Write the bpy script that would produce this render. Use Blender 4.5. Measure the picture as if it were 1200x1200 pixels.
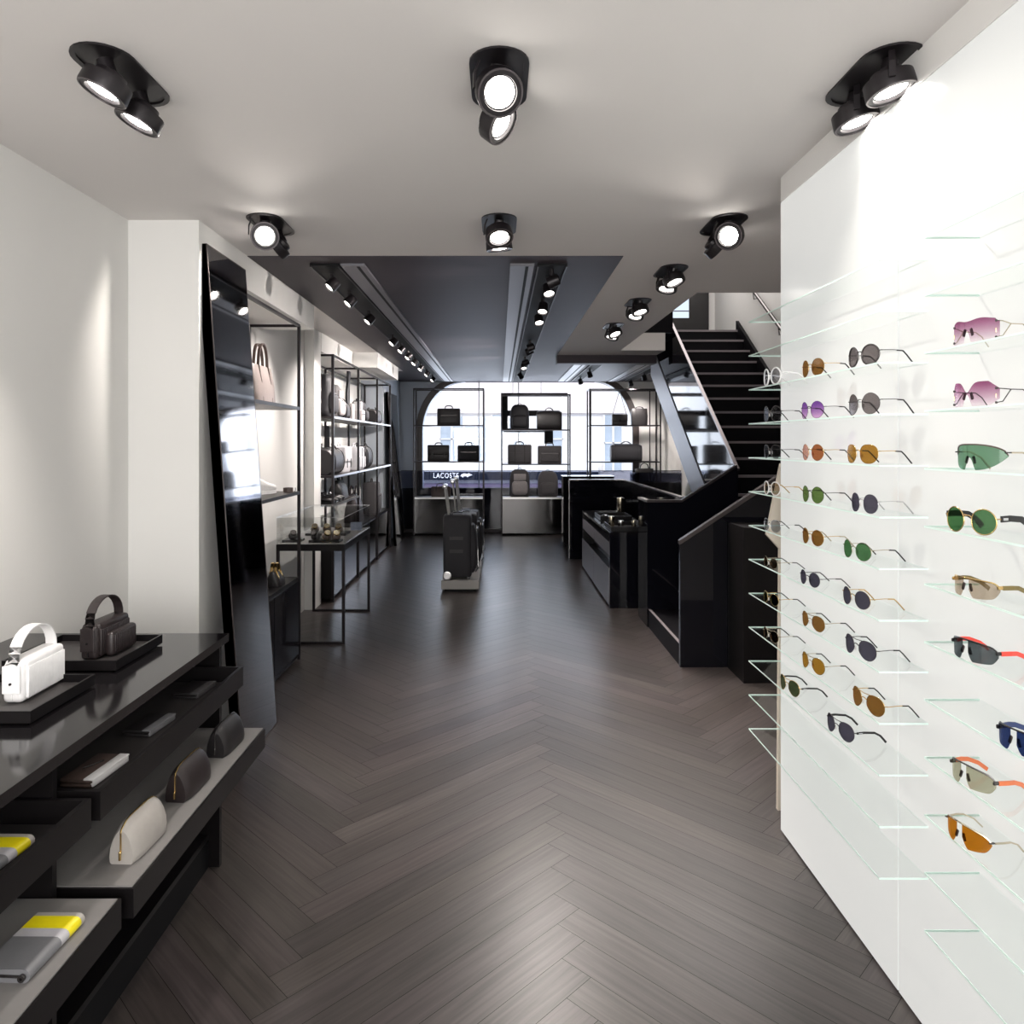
import bpy, bmesh, math, random
from mathutils import Vector, Matrix
random.seed(7)
R = math.radians
PI = math.pi
sc = bpy.context.scene
for o in list(bpy.data.objects): bpy.data.objects.remove(o)
COL = sc.collection

# ---------------------------------------------------------------- camera, world, sun, exposure
cam_d = bpy.data.cameras.new('camera'); cam = bpy.data.objects.new('camera', cam_d); COL.objects.link(cam)
cam.location = (0, 0, 1.55); cam.rotation_euler = (PI/2, 0, 0)
cam_d.sensor_width = 36; cam_d.sensor_fit = 'HORIZONTAL'; cam_d.lens = 25.5
cam_d.shift_x = 0.0125; cam_d.shift_y = -0.0683
cam_d.clip_start = 0.02; cam_d.clip_end = 200
sc.camera = cam
sc.view_settings.view_transform = 'Standard'; sc.view_settings.look = 'None'
sc.view_settings.gamma = 1; sc.view_settings.use_curve_mapping = False
sc.view_settings.exposure = 0.86

w = bpy.data.worlds.new('sky'); sc.world = w; w.use_nodes = True
bg = w.node_tree.nodes['Background']; bg.inputs[0].default_value = (0.72, 0.82, 1.0, 1); bg.inputs[1].default_value = 1.15

def lamp(kind, name, loc, aim, energy, color=(1, .95, .9), **kw):
    d = bpy.data.lights.new(name, kind); d.energy = energy; d.color = color
    for k, v in kw.items(): setattr(d, k, v)
    o = bpy.data.objects.new(name, d); COL.objects.link(o); o.location = loc
    o.rotation_euler = Vector(aim).to_track_quat('-Z', 'Y').to_euler()
    return o
lamp('SUN', 'sun', (0, -5, 20), (0.35, 1, -0.75), 1.1, (1, .96, .9), angle=0.02)
# added fills behind the camera and upstairs, plus daylight at the arched window
lamp('AREA', 'front_fill', (-0.3, -1.9, 1.65), (0, 1, 0.30), 84, (1, .985, .97), shape='RECTANGLE', size=2.8, size_y=1.8)  # added fill lamp; the wall behind it has no opening
lamp('AREA', 'window_daylight', (0.5, 12.9, 1.75), (0, -1, -0.25), 38, (.78, .86, 1), shape='RECTANGLE', size=3.4, size_y=1.6)
lamp('AREA', 'upper_floor_fill', (2.6, 8.6, 4.6), (0, -0.1, -1), 28, (1, .95, .92), shape='RECTANGLE', size=1.0, size_y=2.5)  # added area lamp under the closed upper ceiling, brightens the stairwell

# ---------------------------------------------------------------- materials
def mat(name, col, rough=.5, metal=0, bump=0, bscale=60, var=0, vscale=8, spec=None, coat=0, emit=None, es=0, stretch=None):
    m = bpy.data.materials.new(name); m.use_nodes = True; nt = m.node_tree; b = nt.nodes['Principled BSDF']
    b.inputs['Base Color'].default_value = (*col, 1); b.inputs['Roughness'].default_value = rough
    b.inputs['Metallic'].default_value = metal
    if spec is not None: b.inputs['Specular IOR Level'].default_value = spec
    if coat: b.inputs['Coat Weight'].default_value = coat; b.inputs['Coat Roughness'].default_value = .04
    if emit: b.inputs['Emission Color'].default_value = (*emit, 1); b.inputs['Emission Strength'].default_value = es
    tc = nt.nodes.new('ShaderNodeTexCoord'); src = tc.outputs['Object']
    if stretch:
        mp = nt.nodes.new('ShaderNodeMapping'); mp.inputs['Scale'].default_value = stretch
        nt.links.new(src, mp.inputs[0]); src = mp.outputs[0]
    if var:
        n = nt.nodes.new('ShaderNodeTexNoise'); n.inputs['Scale'].default_value = vscale; n.inputs['Detail'].default_value = 4
        nt.links.new(src, n.inputs['Vector'])
        mx = nt.nodes.new('ShaderNodeMix'); mx.data_type = 'RGBA'
        mx.inputs[6].default_value = (*[c*(1-var) for c in col], 1); mx.inputs[7].default_value = (*[min(1, c*(1+var)) for c in col], 1)
        nt.links.new(n.outputs[0], mx.inputs[0]); nt.links.new(mx.outputs[2], b.inputs['Base Color'])
    if bump:
        n2 = nt.nodes.new('ShaderNodeTexNoise'); n2.inputs['Scale'].default_value = bscale; n2.inputs['Detail'].default_value = 3
        nt.links.new(src, n2.inputs['Vector'])
        bp = nt.nodes.new('ShaderNodeBump'); bp.inputs['Strength'].default_value = bump; bp.inputs['Distance'].default_value = .002
        nt.links.new(n2.outputs[0], bp.inputs['Height']); nt.links.new(bp.outputs[0], b.inputs['Normal'])
    return m

def glass(name, tint=(1, 1, 1), gloss=.08, rough=.02, gcol=(1, 1, 1), edge=.5, pw=.5):
    """thin pane: tinted transparency with a sheen that grows at grazing angles"""
    m = bpy.data.materials.new(name); m.use_nodes = True; nt = m.node_tree
    nt.nodes.remove(nt.nodes['Principled BSDF']); out = nt.nodes['Material Output']
    t = nt.nodes.new('ShaderNodeBsdfTransparent'); t.inputs[0].default_value = (*[c**pw for c in tint], 1)
    g = nt.nodes.new('ShaderNodeBsdfGlossy'); g.inputs[0].default_value = (*gcol, 1); g.inputs['Roughness'].default_value = rough
    lw = nt.nodes.new('ShaderNodeLayerWeight'); lw.inputs[0].default_value = .25
    mr = nt.nodes.new('ShaderNodeMapRange'); mr.inputs[3].default_value = gloss; mr.inputs[4].default_value = gloss+edge
    mx = nt.nodes.new('ShaderNodeMixShader')
    nt.links.new(lw.outputs['Fresnel'], mr.inputs[0]); nt.links.new(mr.outputs[0], mx.inputs[0])
    nt.links.new(t.outputs[0], mx.inputs[1]); nt.links.new(g.outputs[0], mx.inputs[2]); nt.links.new(mx.outputs[0], out.inputs[0])
    return m

def emis(name, col, s):
    m = bpy.data.materials.new(name); m.use_nodes = True; nt = m.node_tree; nt.nodes.remove(nt.nodes['Principled BSDF'])
    e = nt.nodes.new('ShaderNodeEmission'); e.inputs[0].default_value = (*col, 1); e.inputs[1].default_value = s
    nt.links.new(e.outputs[0], nt.nodes['Material Output'].inputs[0]); return m

M = {}
M['wall'] = mat('white_plaster', (.72, .71, .69), .85, bump=.05, bscale=200, var=.02, vscale=3)
M['wallgrey'] = mat('blue_grey_paint', (.50, .54, .60), .7, var=.03, vscale=3)
M['ceil'] = mat('ceiling_plaster', (.70, .67, .65), .9, bump=.04, bscale=150, var=.02, vscale=2)
M['darkceil'] = mat('aubergine_ceiling', (.046, .036, .043), .5, var=.15, vscale=2, stretch=(.4, 6, 1), spec=.22)
M['chan'] = mat('grey_channel', (.16, .155, .175), .35, var=.05)
M['slot'] = mat('black_slot', (.006, .006, .007), .6, var=.05, spec=.15)
M['blackglass'] = mat('black_glass', (.005, .005, .008), .05, var=.1, spec=.3)
M['blacklac'] = mat('black_lacquer', (.008, .007, .008), .10, var=.1, bump=.01)
M['blacksat'] = mat('black_satin', (.0065, .0055, .006), .35, var=.1, spec=.22)
M['stepblk'] = mat('stair_black', (.0035, .003, .0045), .5, var=.1, spec=.12)
M['mirror'] = mat('mirror_silver', (.72, .74, .76), .02, 1, var=.01)
M['bronze'] = mat('smoked_mirror', (.34, .335, .345), .05, 1, var=.02)
M['bronze2'] = mat('dark_smoked_mirror', (.11, .107, .107), .10, 1, var=.02)
M['steelblk'] = mat('blackened_steel', (.022, .018, .02), .4, .6, var=.15, vscale=20)
M['frame'] = mat('dark_brown_metal', (.06, .047, .045), .45, .1, var=.1)
M['steel'] = mat('brushed_steel', (.55, .54, .54), .28, 1, bump=.05, bscale=80, stretch=(1, 1, 20))
M['nosing'] = mat('nosing_strip', (.22, .19, .20), .4, .0, var=.05)
M['stringer'] = mat('satin_aluminium', (.17, .165, .18), .38, .5, var=.05)
M['rim'] = mat('polished_edge', (.5, .48, .48), .2, .8, var=.03)
M['rim2'] = mat('dark_polished_edge', (.10, .085, .088), .25, .7, var=.03)
M['fixt'] = mat('black_lamp_metal', (.016, .013, .015), .38, .4, var=.1)
M['fixt2'] = mat('lamp_bezel_metal', (.11, .095, .10), .3, .7, var=.1)
M['bulb'] = emis('lamp_light', (1, .96, .9), 14)
M['bulb2'] = emis('lamp_light_small', (1, .95, .88), 10)
M['glasspane'] = glass('clear_glass', (.97, .985, .98), .03, edge=.35)
M['shelfglass'] = glass('shelf_glass', (.965, .99, .98), .01, edge=.12)
M['shelfedge'] = mat('glass_cut_edge', (.70, .86, .80), .25, emit=None, var=.04)
M['smoke'] = glass('smoked_glass', (.34, .35, .42), .03, edge=.2)
M['greytop'] = mat('grey_tray_liner', (.20, .19, .185), .6, var=.06, vscale=40)
M['tray'] = mat('dark_tray_liner', (.035, .031, .031), .45, var=.08)
M['plinth'] = mat('pale_grey_plinth', (.30, .285, .27), .5, var=.05)
def lea(name, c, r=.45, b=.25, sc_=260): M[name] = mat(name, c, r, bump=b, bscale=sc_, var=.12, vscale=30)
lea('black_leather', (.014, .012, .013)); lea('black_nylon', (.018, .017, .021), .7, .4, 400)
lea('charcoal_fabric', (.055, .051, .054), .8, .4, 300); lea('grey_fabric', (.30, .275, .275), .85, .3)
lea('taupe_leather', (.27, .225, .21)); lea('brown_leather', (.085, .058, .05)); lea('dark_brown_leather', (.019, .013, .0135))
lea('white_leather', (.80, .79, .79), .35, .15); lea('beige_leather', (.36, .335, .31), .5, .12)
lea('light_grey_leather', (.45, .44, .46), .5, .1); lea('yellow_leather', (.80, .68, .01), .35, .08); lea('mid_grey_leather', (.16, .16, .17), .45, .1)
M['gold'] = mat('gold_metal', (.75, .52, .22), .2, 1, var=.05)
M['champagne'] = mat('champagne_metal', (.62, .55, .42), .2, 1, var=.05)
M['silver'] = mat('silver_metal', (.75, .75, .76), .15, 1, var=.03)
M['gunmetal'] = mat('gunmetal', (.12, .11, .11), .25, .9, var=.05)
M['blackplas'] = mat('black_acetate', (.012, .011, .012), .2, var=.05)
M['whiteplas'] = mat('white_plastic', (.8, .8, .8), .3, var=.02)
M['red'] = mat('red_rubber', (.75, .06, .04), .4, var=.05); M['orange'] = mat('orange_rubber', (.62, .16, .06), .4, var=.05)
M['olive'] = mat('olive_acetate', (.16, .12, .035), .35, var=.08); M['blueplas'] = mat('blue_acetate', (.04, .06, .16), .25, var=.05)
M['crystal'] = mat('crystal_acetate', (.62, .60, .60), .12, var=.03)
M['pad'] = mat('nose_pad_rubber', (.03, .022, .022), .3, var=.05)
M['clearpad'] = mat('clear_nose_pad', (.6, .58, .56), .2, var=.03)
def L(name, tint, g=.035): M['L'+name] = glass('lens_'+name, tint, g, .05, edge=.12, pw=.58)
L('brown', (.33, .17, .05)); L('grey', (.24, .21, .21), .05); L('purple', (.48, .24, .62)); L('rust', (.50, .20, .09)); L('amber', (.48, .26, .04))
L('green', (.20, .30, .10)); L('slate', (.12, .11, .15)); L('emerald', (.11, .26, .11)); L('olive', (.10, .12, .06)); L('clear', (.55, .56, .60))
L('darkbrown', (.16, .10, .06)); L('sage', (.20, .36, .24), .015); L('tan', (.62, .52, .42)); L('smoke2', (.15, .17, .18)); L('beige', (.58, .56, .43)); L('orange', (.62, .25, .02)); L('blue', (.05, .08, .22))
def lens_grad(name, c0, c1, z0, z1):
    m = glass('lens_'+name, c0, .015, .05, edge=.08); nt = m.node_tree
    tc = nt.nodes.new('ShaderNodeTexCoord'); sp = nt.nodes.new('ShaderNodeSeparateXYZ'); mr = nt.nodes.new('ShaderNodeMapRange')
    mr.inputs[1].default_value = z0; mr.inputs[2].default_value = z1; mx = nt.nodes.new('ShaderNodeMix'); mx.data_type = 'RGBA'
    mx.inputs[6].default_value = (*[c**.6 for c in c1], 1); mx.inputs[7].default_value = (*[c**.65 for c in c0], 1)
    nt.links.new(tc.outputs['Object'], sp.inputs[0]); nt.links.new(sp.outputs[2], mr.inputs[0]); nt.links.new(mr.outputs[0], mx.inputs[0])
    t = [n for n in nt.nodes if n.type == 'BSDF_TRANSPARENT'][0]; nt.links.new(mx.outputs[2], t.inputs[0]); M['L'+name] = m
lens_grad('rose', (.42, .16, .30), (.90, .80, .86), .004, .042)
lens_grad('violet', (.33, .15, .50), (.85, .55, .85), .006, .046)

# backlit sheet: opal glass that gives off light
pm = mat('backlit_opal_glass', (.40, .41, .40), .15, var=.01, vscale=2, emit=(1, 1, .985), es=.25); M['opal'] = pm

# herringbone oak: colour by plank, grain along the plank
def floor_mat():
    m = bpy.data.materials.new('dark_oak_herringbone'); m.use_nodes = True; nt = m.node_tree; b = nt.nodes['Principled BSDF']
    at = nt.nodes.new('ShaderNodeAttribute'); at.attribute_name = 'plank'
    uv = nt.nodes.new('ShaderNodeUVMap'); uv.uv_map = 'grain'
    mp = nt.nodes.new('ShaderNodeMapping'); mp.inputs['Scale'].default_value = (3, 70, 1); nt.links.new(uv.outputs[0], mp.inputs[0])
    n = nt.nodes.new('ShaderNodeTexNoise'); n.inputs['Scale'].default_value = 1; n.inputs['Detail'].default_value = 6; n.inputs['Distortion'].default_value = .6
    nt.links.new(mp.outputs[0], n.inputs['Vector'])
    cr = nt.nodes.new('ShaderNodeValToRGB'); e = cr.color_ramp.elements
    e[0].position = .3; e[0].color = (.030, .0245, .0235, 1); e[1].position = .75; e[1].color = (.064, .053, .050, 1)
    nt.links.new(n.outputs[0], cr.inputs[0])
    mx = nt.nodes.new('ShaderNodeMix'); mx.data_type = 'RGBA'; mx.blend_type = 'MULTIPLY'; mx.inputs[0].default_value = 1
    nt.links.new(cr.outputs[0], mx.inputs[6]); nt.links.new(at.outputs['Color'], mx.inputs[7]); nt.links.new(mx.outputs[2], b.inputs['Base Color'])
    b.inputs['Roughness'].default_value = .33
    bp = nt.nodes.new('ShaderNodeBump'); bp.inputs['Strength'].default_value = .25; bp.inputs['Distance'].default_value = .001
    nt.links.new(n.outputs[0], bp.inputs['Height']); nt.links.new(bp.outputs[0], b.inputs['Normal'])
    return m
M['floor'] = floor_mat()

# ---------------------------------------------------------------- mesh helpers
class MB:
    def __init__(s): s.bm = bmesh.new(); s.mats = []
    def _m(s, name, nf):
        if name not in s.mats: s.mats.append(name)
        i = s.mats.index(name)
        s.bm.faces.ensure_lookup_table()
        for f in s.bm.faces[nf:]: f.material_index = i
    def box(s, x0, x1, y0, y1, z0, z1, m='blacksat'):
        nf = len(s.bm.faces)
        v = [s.bm.verts.new(p) for p in ((x0,y0,z0),(x1,y0,z0),(x1,y1,z0),(x0,y1,z0),(x0,y0,z1),(x1,y0,z1),(x1,y1,z1),(x0,y1,z1))]
        for q in ((3,2,1,0),(4,5,6,7),(0,1,5,4),(1,2,6,5),(2,3,7,6),(3,0,4,7)): s.bm.faces.new([v[i] for i in q])
        s._m(m, nf); return s
    def rbox(s, x0, x1, y0, y1, z0, z1, r, m, seg=3, M4=None):
        b2 = bmesh.new(); bmesh.ops.create_cube(b2, size=1)
        for v in b2.verts: v.co = Vector(((x0+x1)/2+v.co.x*(x1-x0), (y0+y1)/2+v.co.y*(y1-y0), (z0+z1)/2+v.co.z*(z1-z0)))
        bmesh.ops.bevel(b2, geom=list(b2.edges), offset=min(r, .49*min(x1-x0, y1-y0, z1-z0)), segments=seg, profile=.5, affect='EDGES')
        if M4 is not None: bmesh.ops.transform(b2, matrix=M4, verts=b2.verts)
        s.join(b2, m); return s
    def join(s, b2, m):
        nf = len(s.bm.faces); mp = {}
        for v in b2.verts: mp[v] = s.bm.verts.new(v.co)
        for f in b2.faces:
            try: s.bm.faces.new([mp[v] for v in f.verts])
            except ValueError: pass
        b2.free(); s._m(m, nf)
    def prism(s, pts, ax, a, b, m):
        """polygon pts (u,v) extruded along axis ax from a to b. ax 'x': (u,v)=(y,z); 'y': (x,z); 'z': (x,y)"""
        nf = len(s.bm.faces)
        f3 = {'x': lambda u, v, t: (t, u, v), 'y': lambda u, v, t: (u, t, v), 'z': lambda u, v, t: (u, v, t)}[ax]
        A = [s.bm.verts.new(f3(u, v, a)) for u, v in pts]; B = [s.bm.verts.new(f3(u, v, b)) for u, v in pts]
        n = len(pts); s.bm.faces.new(A); s.bm.faces.new(B[::-1])
        for i in range(n): s.bm.faces.new([A[i], B[i], B[(i+1) % n], A[(i+1) % n]])
        s._m(m, nf); return s
    def loft(s, rings, m, cap=True, closed=False):
        nf = len(s.bm.faces); V = [[s.bm.verts.new(p) for p in r] for r in rings]; n = len(V[0])
        rng = range(len(V)) if closed else range(len(V)-1)
        for i in rng:
            A, B = V[i], V[(i+1) % len(V)]
            for j in range(n): s.bm.faces.new([A[j], A[(j+1) % n], B[(j+1) % n], B[j]])
        if cap and not closed: s.bm.faces.new(V[0][::-1]); s.bm.faces.new(V[-1])
        s._m(m, nf); return s
    def cyl(s, p0, p1, r, m, r2=None, seg=20, cap=True):
        p0 = Vector(p0); p1 = Vector(p1); r2 = r if r2 is None else r2
        q = (p1-p0).to_track_quat('Z', 'Y')
        ring = lambda c, rr: [c+q @ Vector((rr*math.cos(2*PI*i/seg), rr*math.sin(2*PI*i/seg), 0)) for i in range(seg)]
        return s.loft([ring(p0, r), ring(p1, r2)], m, cap)
    def lathe(s, p0, d, prof, m, seg=28, closed=False):
        """prof: list of (t, r) along direction d from p0"""
        p0 = Vector(p0); d = Vector(d).normalized(); q = d.to_track_quat('Z', 'Y')
        return s.loft([[p0+d*t+q @ Vector((r*math.cos(2*PI*i/seg), r*math.sin(2*PI*i/seg), 0)) for i in range(seg)] for t, r in prof], m, closed=closed)
    def tube(s, pts, r, m, seg=8, closed=False, flat=None, up=(0, 0, 1)):
        """sweep; flat=(w,t) gives a strap: w across (along 'side'), t thick"""
        pts = [Vector(p) for p in pts]; n = len(pts); up = Vector(up); rings = []
        for i, p in enumerate(pts):
            a = pts[(i-1) % n] if (closed or i > 0) else p; b = pts[(i+1) % n] if (closed or i < n-1) else p
            t = (b-a).normalized(); sd = t.cross(up)
            if sd.length < 1e-4: sd = t.cross(Vector((1, 0, 0)))
            sd.normalize(); nn = sd.cross(t)
            if flat: w_, t_ = flat[0]/2, flat[1]/2; rings.append([p+sd*a_*w_+nn*b_*t_ for a_, b_ in ((-1,-1),(1,-1),(1,1),(-1,1))])
            else: rings.append([p+sd*r*math.cos(2*PI*k/seg)+nn*r*math.sin(2*PI*k/seg) for k in range(seg)])
        return s.loft(rings, m, closed=closed)
    def build(s, name, parent=None, smooth=False, loc=None, angle=35):
        bmesh.ops.recalc_face_normals(s.bm, faces=s.bm.faces)
        me = bpy.data.meshes.new(name); s.bm.to_mesh(me); s.bm.free()
        for k in s.mats: me.materials.append(M[k])
        if smooth:
            for p in me.polygons: p.use_smooth = True
            try: me.set_sharp_from_angle(angle=R(angle))
            except Exception: pass
        o = bpy.data.objects.new(name, me); COL.objects.link(o)
        if parent: o.parent = parent
        if loc: o.location = loc
        return o
def se(cx, cy, z, a, b, n=4, seg=24, tilt=0):
    """superellipse ring"""
    out = []
    for i in range(seg):
        t = 2*PI*i/seg; c, s_ = math.cos(t), math.sin(t)
        out.append(Vector((cx+a*math.copysign(abs(c)**(2/n), c), cy+b*math.copysign(abs(s_)**(2/n), s_), z+tilt*s_*b)))
    return out
def tag(o, label, cat, group=None, kind=None):
    o['label'] = label; o['category'] = cat
    if group: o['group'] = group
    if kind: o['kind'] = kind
    return o
def thing(name, label, cat, loc=(0, 0, 0), rz=0, group=None):
    o = bpy.data.objects.new(name, None); COL.objects.link(o); o.location = loc; o.rotation_euler = (0, 0, rz); o.empty_display_size = .05
    return tag(o, label, cat, group)
def struct(name, mb, parent=None):
    o = mb.build(name, parent)
    if not parent: o['kind'] = 'structure'
    return o
def arc(cx, cz, rx, rz, a0, a1, n): return [(cx+rx*math.cos(R(a0+(a1-a0)*i/n)), cz+rz*math.sin(R(a0+(a1-a0)*i/n))) for i in range(n+1)]

HC = 2.6
# ---------------------------------------------------------------- SETTING: floor
def build_floor():
    wd = .11; n = 11; ox, oy = -.59, 0
    bm = bmesh.new(); uvl = bm.loops.layers.uv.new('grain'); cl = bm.loops.layers.float_color.new('plank')
    s2 = math.sqrt(.5)
    def W(x, y): return Vector((ox+(x-y)*wd*s2, oy+(x+y)*wd*s2, 0))
    def quad(x0, x1, y0, y1, horiz):
        c = W((x0+x1)/2, (y0+y1)/2)
        if not (-3.2 < c.x < 4.2 and -3.4 < c.y < 13.8): return
        g = .007
        ps = [(x0+g, y0+g), (x1-g, y0+g), (x1-g, y1-g), (x0+g, y1-g)]
        f = bm.faces.new([bm.verts.new(W(*p)) for p in ps])
        k = random.uniform(.78, 1.22) * (1.06 if horiz else .94); col = (k, k*random.uniform(.97, 1.03), k*random.uniform(.97, 1.03), 1); ou, ov = random.random()*50, random.random()*50  # one plank direction toned lighter, imitating how the strips reflect light
        for lp, p in zip(f.loops, ps):
            lp[cl] = col; u, v = (p if horiz else (p[1], p[0])); lp[uvl].uv = (u*wd+ou, v*wd+ov)
    for j in range(-120, 160):
        for q in range(-8, 9):
            x = j+2*n*q; quad(x, x+n, j, j+1, True)
            y = j-2*n+1-2*n*q; quad(j, j+1, y, y+n, False)
    for co, no in (((-2.15, 0, 0), (-1, 0, 0)), ((3.25, 0, 0), (1, 0, 0)), ((0, -2.25, 0), (0, -1, 0)), ((0, 12.7, 0), (0, 1, 0))):
        bmesh.ops.bisect_plane(bm, geom=list(bm.verts)+list(bm.edges)+list(bm.faces), plane_co=co, plane_no=no, clear_outer=True)
    me = bpy.data.meshes.new('floor'); bm.to_mesh(me); bm.free(); me.materials.append(M['floor']); M_ = M['slot']
    o = bpy.data.objects.new('floor', me); COL.objects.link(o); o['kind'] = 'structure'
build_floor()
struct('floor_base', MB().box(-2.15, 3.25, -2.25, 12.7, -.1, -.001, 'slot'))

# ceiling
struct('ceiling', MB().box(-2.2, 3.3, -2.2, 4.09, HC, HC+.2, 'ceil'))
struct('ceiling', MB().box(.70, 1.39, 4.09, 8.75, HC, HC+.2, 'ceil').box(1.39, 3.3, 4.09, 5.1, HC, HC+.2, 'ceil').box(1.39, 1.9, 8.3, 8.75, HC, HC+.2, 'ceil'))
struct('ceiling', MB().box(-2.2, -1.42, 4.09, 10.75, HC, HC+.2, 'ceil'))
struct('ceiling', MB().box(-1.42, .70, 4.09, 8.75, HC-.003, HC+.2, 'darkceil').box(-1.42, 1.9, 8.75, 12.6, HC-.003, HC+.2, 'darkceil').box(-2.2, -1.42, 10.75, 12.6, HC-.003, HC+.2, 'darkceil').box(1.9, 3.3, 9.5, 12.6, HC-.003, HC+.2, 'darkceil'))
struct('trim_1', MB().box(.70, 1.9, 8.75, 8.95, 2.50, HC-.003, 'darkceil'))

# walls, left side
struct('wall_left', MB().box(-1.90, -1.754, -2.2, 3.43, 0, HC, 'wall'))
struct('wall_left', MB().box(-2.2, -1.42, 3.43, 3.94, 0, HC, 'wall'))
struct('wall_left', MB().box(-2.2, -1.80, 3.94, 6.70, 0, HC, 'wall'))
struct('wall_left', MB().box(-1.80, -1.42, 3.94, 5.56, 2.41, HC, 'wall'))
struct('wall_left', MB().box(-2.2, -1.71, 6.70, 6.95, 0, HC, 'wall'))
struct('wall_left', MB().box(-2.2, -2.05, 6.95, 10.75, 0, HC, 'wall'))
struct('wall_left', MB().box(-2.05, -1.705, 6.95, 8.47, 2.42, HC, 'wall'))
struct('wall_left', MB().box(-2.05, -1.42, 8.47, 10.2, 2.42, HC, 'wall'))
struct('wall_left', MB().box(-2.2, -1.72, 10.75, 12.55, 0, HC-.003, 'wallgrey'))
# right side
struct('wall_right', MB().box(1.25, 1.40, -2.2, 2.86, 0, HC, 'wall'))
struct('wall_right', MB().box(1.118, 1.25, -2.2, 2.88, 2.503, HC, 'wall'))
struct('wall_right', MB().box(3.15, 3.3, 2.86, 12.6, 0, 5.0, 'wall'))
struct('wall_right', MB().box(1.40, 3.15, 2.72, 2.86, 0, HC, 'wall'))
# stairwell above the ceiling
struct('wall_upper', MB().box(1.25, 3.3, 10.6, 10.75, 2.8, 5.0, 'wall').box(1.24, 1.38, 5.0, 10.6, 2.8, 5.0, 'wall').box(1.24, 3.3, 4.95, 5.09, 2.8, 5.0, 'wall'))
struct('wall_upper', MB().box(1.39, 1.99, 8.31, 8.40, 2.805, 4.0, 'stepblk'))
struct('ceiling', MB().box(1.24, 3.3, 4.95, 10.75, 5.0, 5.1, 'ceil'))
struct('floor_upper', MB().box(1.39, 3.15, 9.42, 10.6, 2.8, 3.0, 'stepblk'))
# behind the camera
struct('wall_front', MB().box(-1.9, 1.4, -2.35, -2.2, 0, HC, 'wall'))

# back wall with the arched window
YW = 12.6
inl = arc(-.59, 1.74, .74, .86, 180, 90, 14); inr = arc(1.67, 1.74, .64, .86, 90, 0, 14)
mb = MB()
mb.prism([(-2.2, .75), (-1.33, .75)]+inl+[(-2.2, 2.6)], 'y', YW, YW+.2, 'wallgrey')
mb.prism([(2.31, .75), (3.3, .75), (3.3, 2.6)]+inr, 'y', YW, YW+.2, 'wall')
mb.box(-2.2, 3.3, YW, YW+.2, -.1, .75, 'blacksat')
mb.box(-2.2, 3.3, YW, YW+.2, 2.6, 2.8, 'darkceil')
struct('wall_back', mb)
def ring_strip(inner, outer, y0, y1, m):
    mb = MB(); pts = inner+outer[::-1]
    for i in range(len(inner)-1): mb.prism([inner[i], inner[i+1], outer[i+1], outer[i]], 'y', y0, y1, m)
    return mb
ol = arc(-.59, 1.74, .85, .97, 180, 105, 14); orr = arc(1.67, 1.74, .75, .97, 75, 0, 14)
inl2 = arc(-.59, 1.74, .74, .86, 180, 105, 14); inr2 = arc(1.67, 1.74, .64, .86, 75, 0, 14)
cut = lambda L_: [(x, min(z, 2.597)) for x, z in L_]
fr = bpy.data.objects.new('window_1', None); COL.objects.link(fr); fr['kind'] = 'structure'
ring_strip([(-1.33, .75)]+cut(inl2), [(-1.44, .75)]+cut(ol), YW-.05, YW-.001, 'frame').build('window_frame', fr)
ring_strip(cut(inr2)+[(2.31, .75)], cut(orr)+[(2.42, .75)], YW-.05, YW-.001, 'frame').build('window_frame', fr)
MB().box(-1.5, 2.5, YW+.10, YW+.11, .75, 2.6, 'glasspane').build('pane', fr)
M['ltgrey'] = mat('pale_joint', (.55, .55, .56), .5, var=.03)
MB().box(.33, .345, YW-.02, YW+.09, .75, 2.6, 'ltgrey').box(-.36, -.345, YW-.02, YW+.09, .75, 2.6, 'ltgrey').build('mullion', fr)

# opal light wall, right
op = thing('light_panel', 'tall glowing white opal glass wall panel carrying the eyewear shelves', 'panel', (1.118, 0, 0))
MB().box(0, .12, 2.032+.003, 2.88, .012, 2.50, 'opal').build('glass_sheet', op)
MB().box(0, .12, -1.2, 2.032-.003, .012, 2.50, 'opal').build('glass_sheet', op)
MB().box(.01, .12, -1.2, 2.87, 0, .012, 'steelblk').build('base_channel', op)
MB().box(.004, .115, 2.029, 2.035, .012, 2.50, 'shelfedge').build('joint', op)

# ---------------------------------------------------------------- twin ceiling spotlights
def stad(hl, r, n=12):
    return [(r*math.cos(PI*i/n), hl+r*math.sin(PI*i/n)) for i in range(n+1)] + [(r*math.cos(PI+PI*i/n), -hl+r*math.sin(PI+PI*i/n)) for i in range(n+1)]
def lamp_head(parent, p, d, r=.068, bulb='bulb'):
    d = Vector(d).normalized(); p = Vector(p)
    h = MB(); h.lathe(p, d, [(-.05, r*.45), (-.045, r*.62), (-.030, r*.66), (-.026, r*.97), (.012, r), (.016, r*.985), (.016, r*.72), (.006, r*.69), (.006, .001)], 'fixt')
    hd = h.build('lamp_head', parent, smooth=True)
    MB().lathe(p, d, [(.015, r*.975), (.018, r*.97), (.018, r*.90), (.015, r*.90)], 'fixt2', seg=28, closed=True).build('bezel', hd, smooth=True)
    MB().lathe(p, d, [(.0065, r*.64), (.010, r*.52), (.011, .001)], bulb).build('bulb', hd)
    return hd
def spot(parent, p, d, e, size=70, blend=.6, color=(1, .93, .86)):
    l = lamp('SPOT', 'spot_light', Vector(p)+Vector(d).normalized()*.03, d, e, color, spot_size=R(size), spot_blend=blend, shadow_soft_size=.035)
    l.parent = parent
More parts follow.
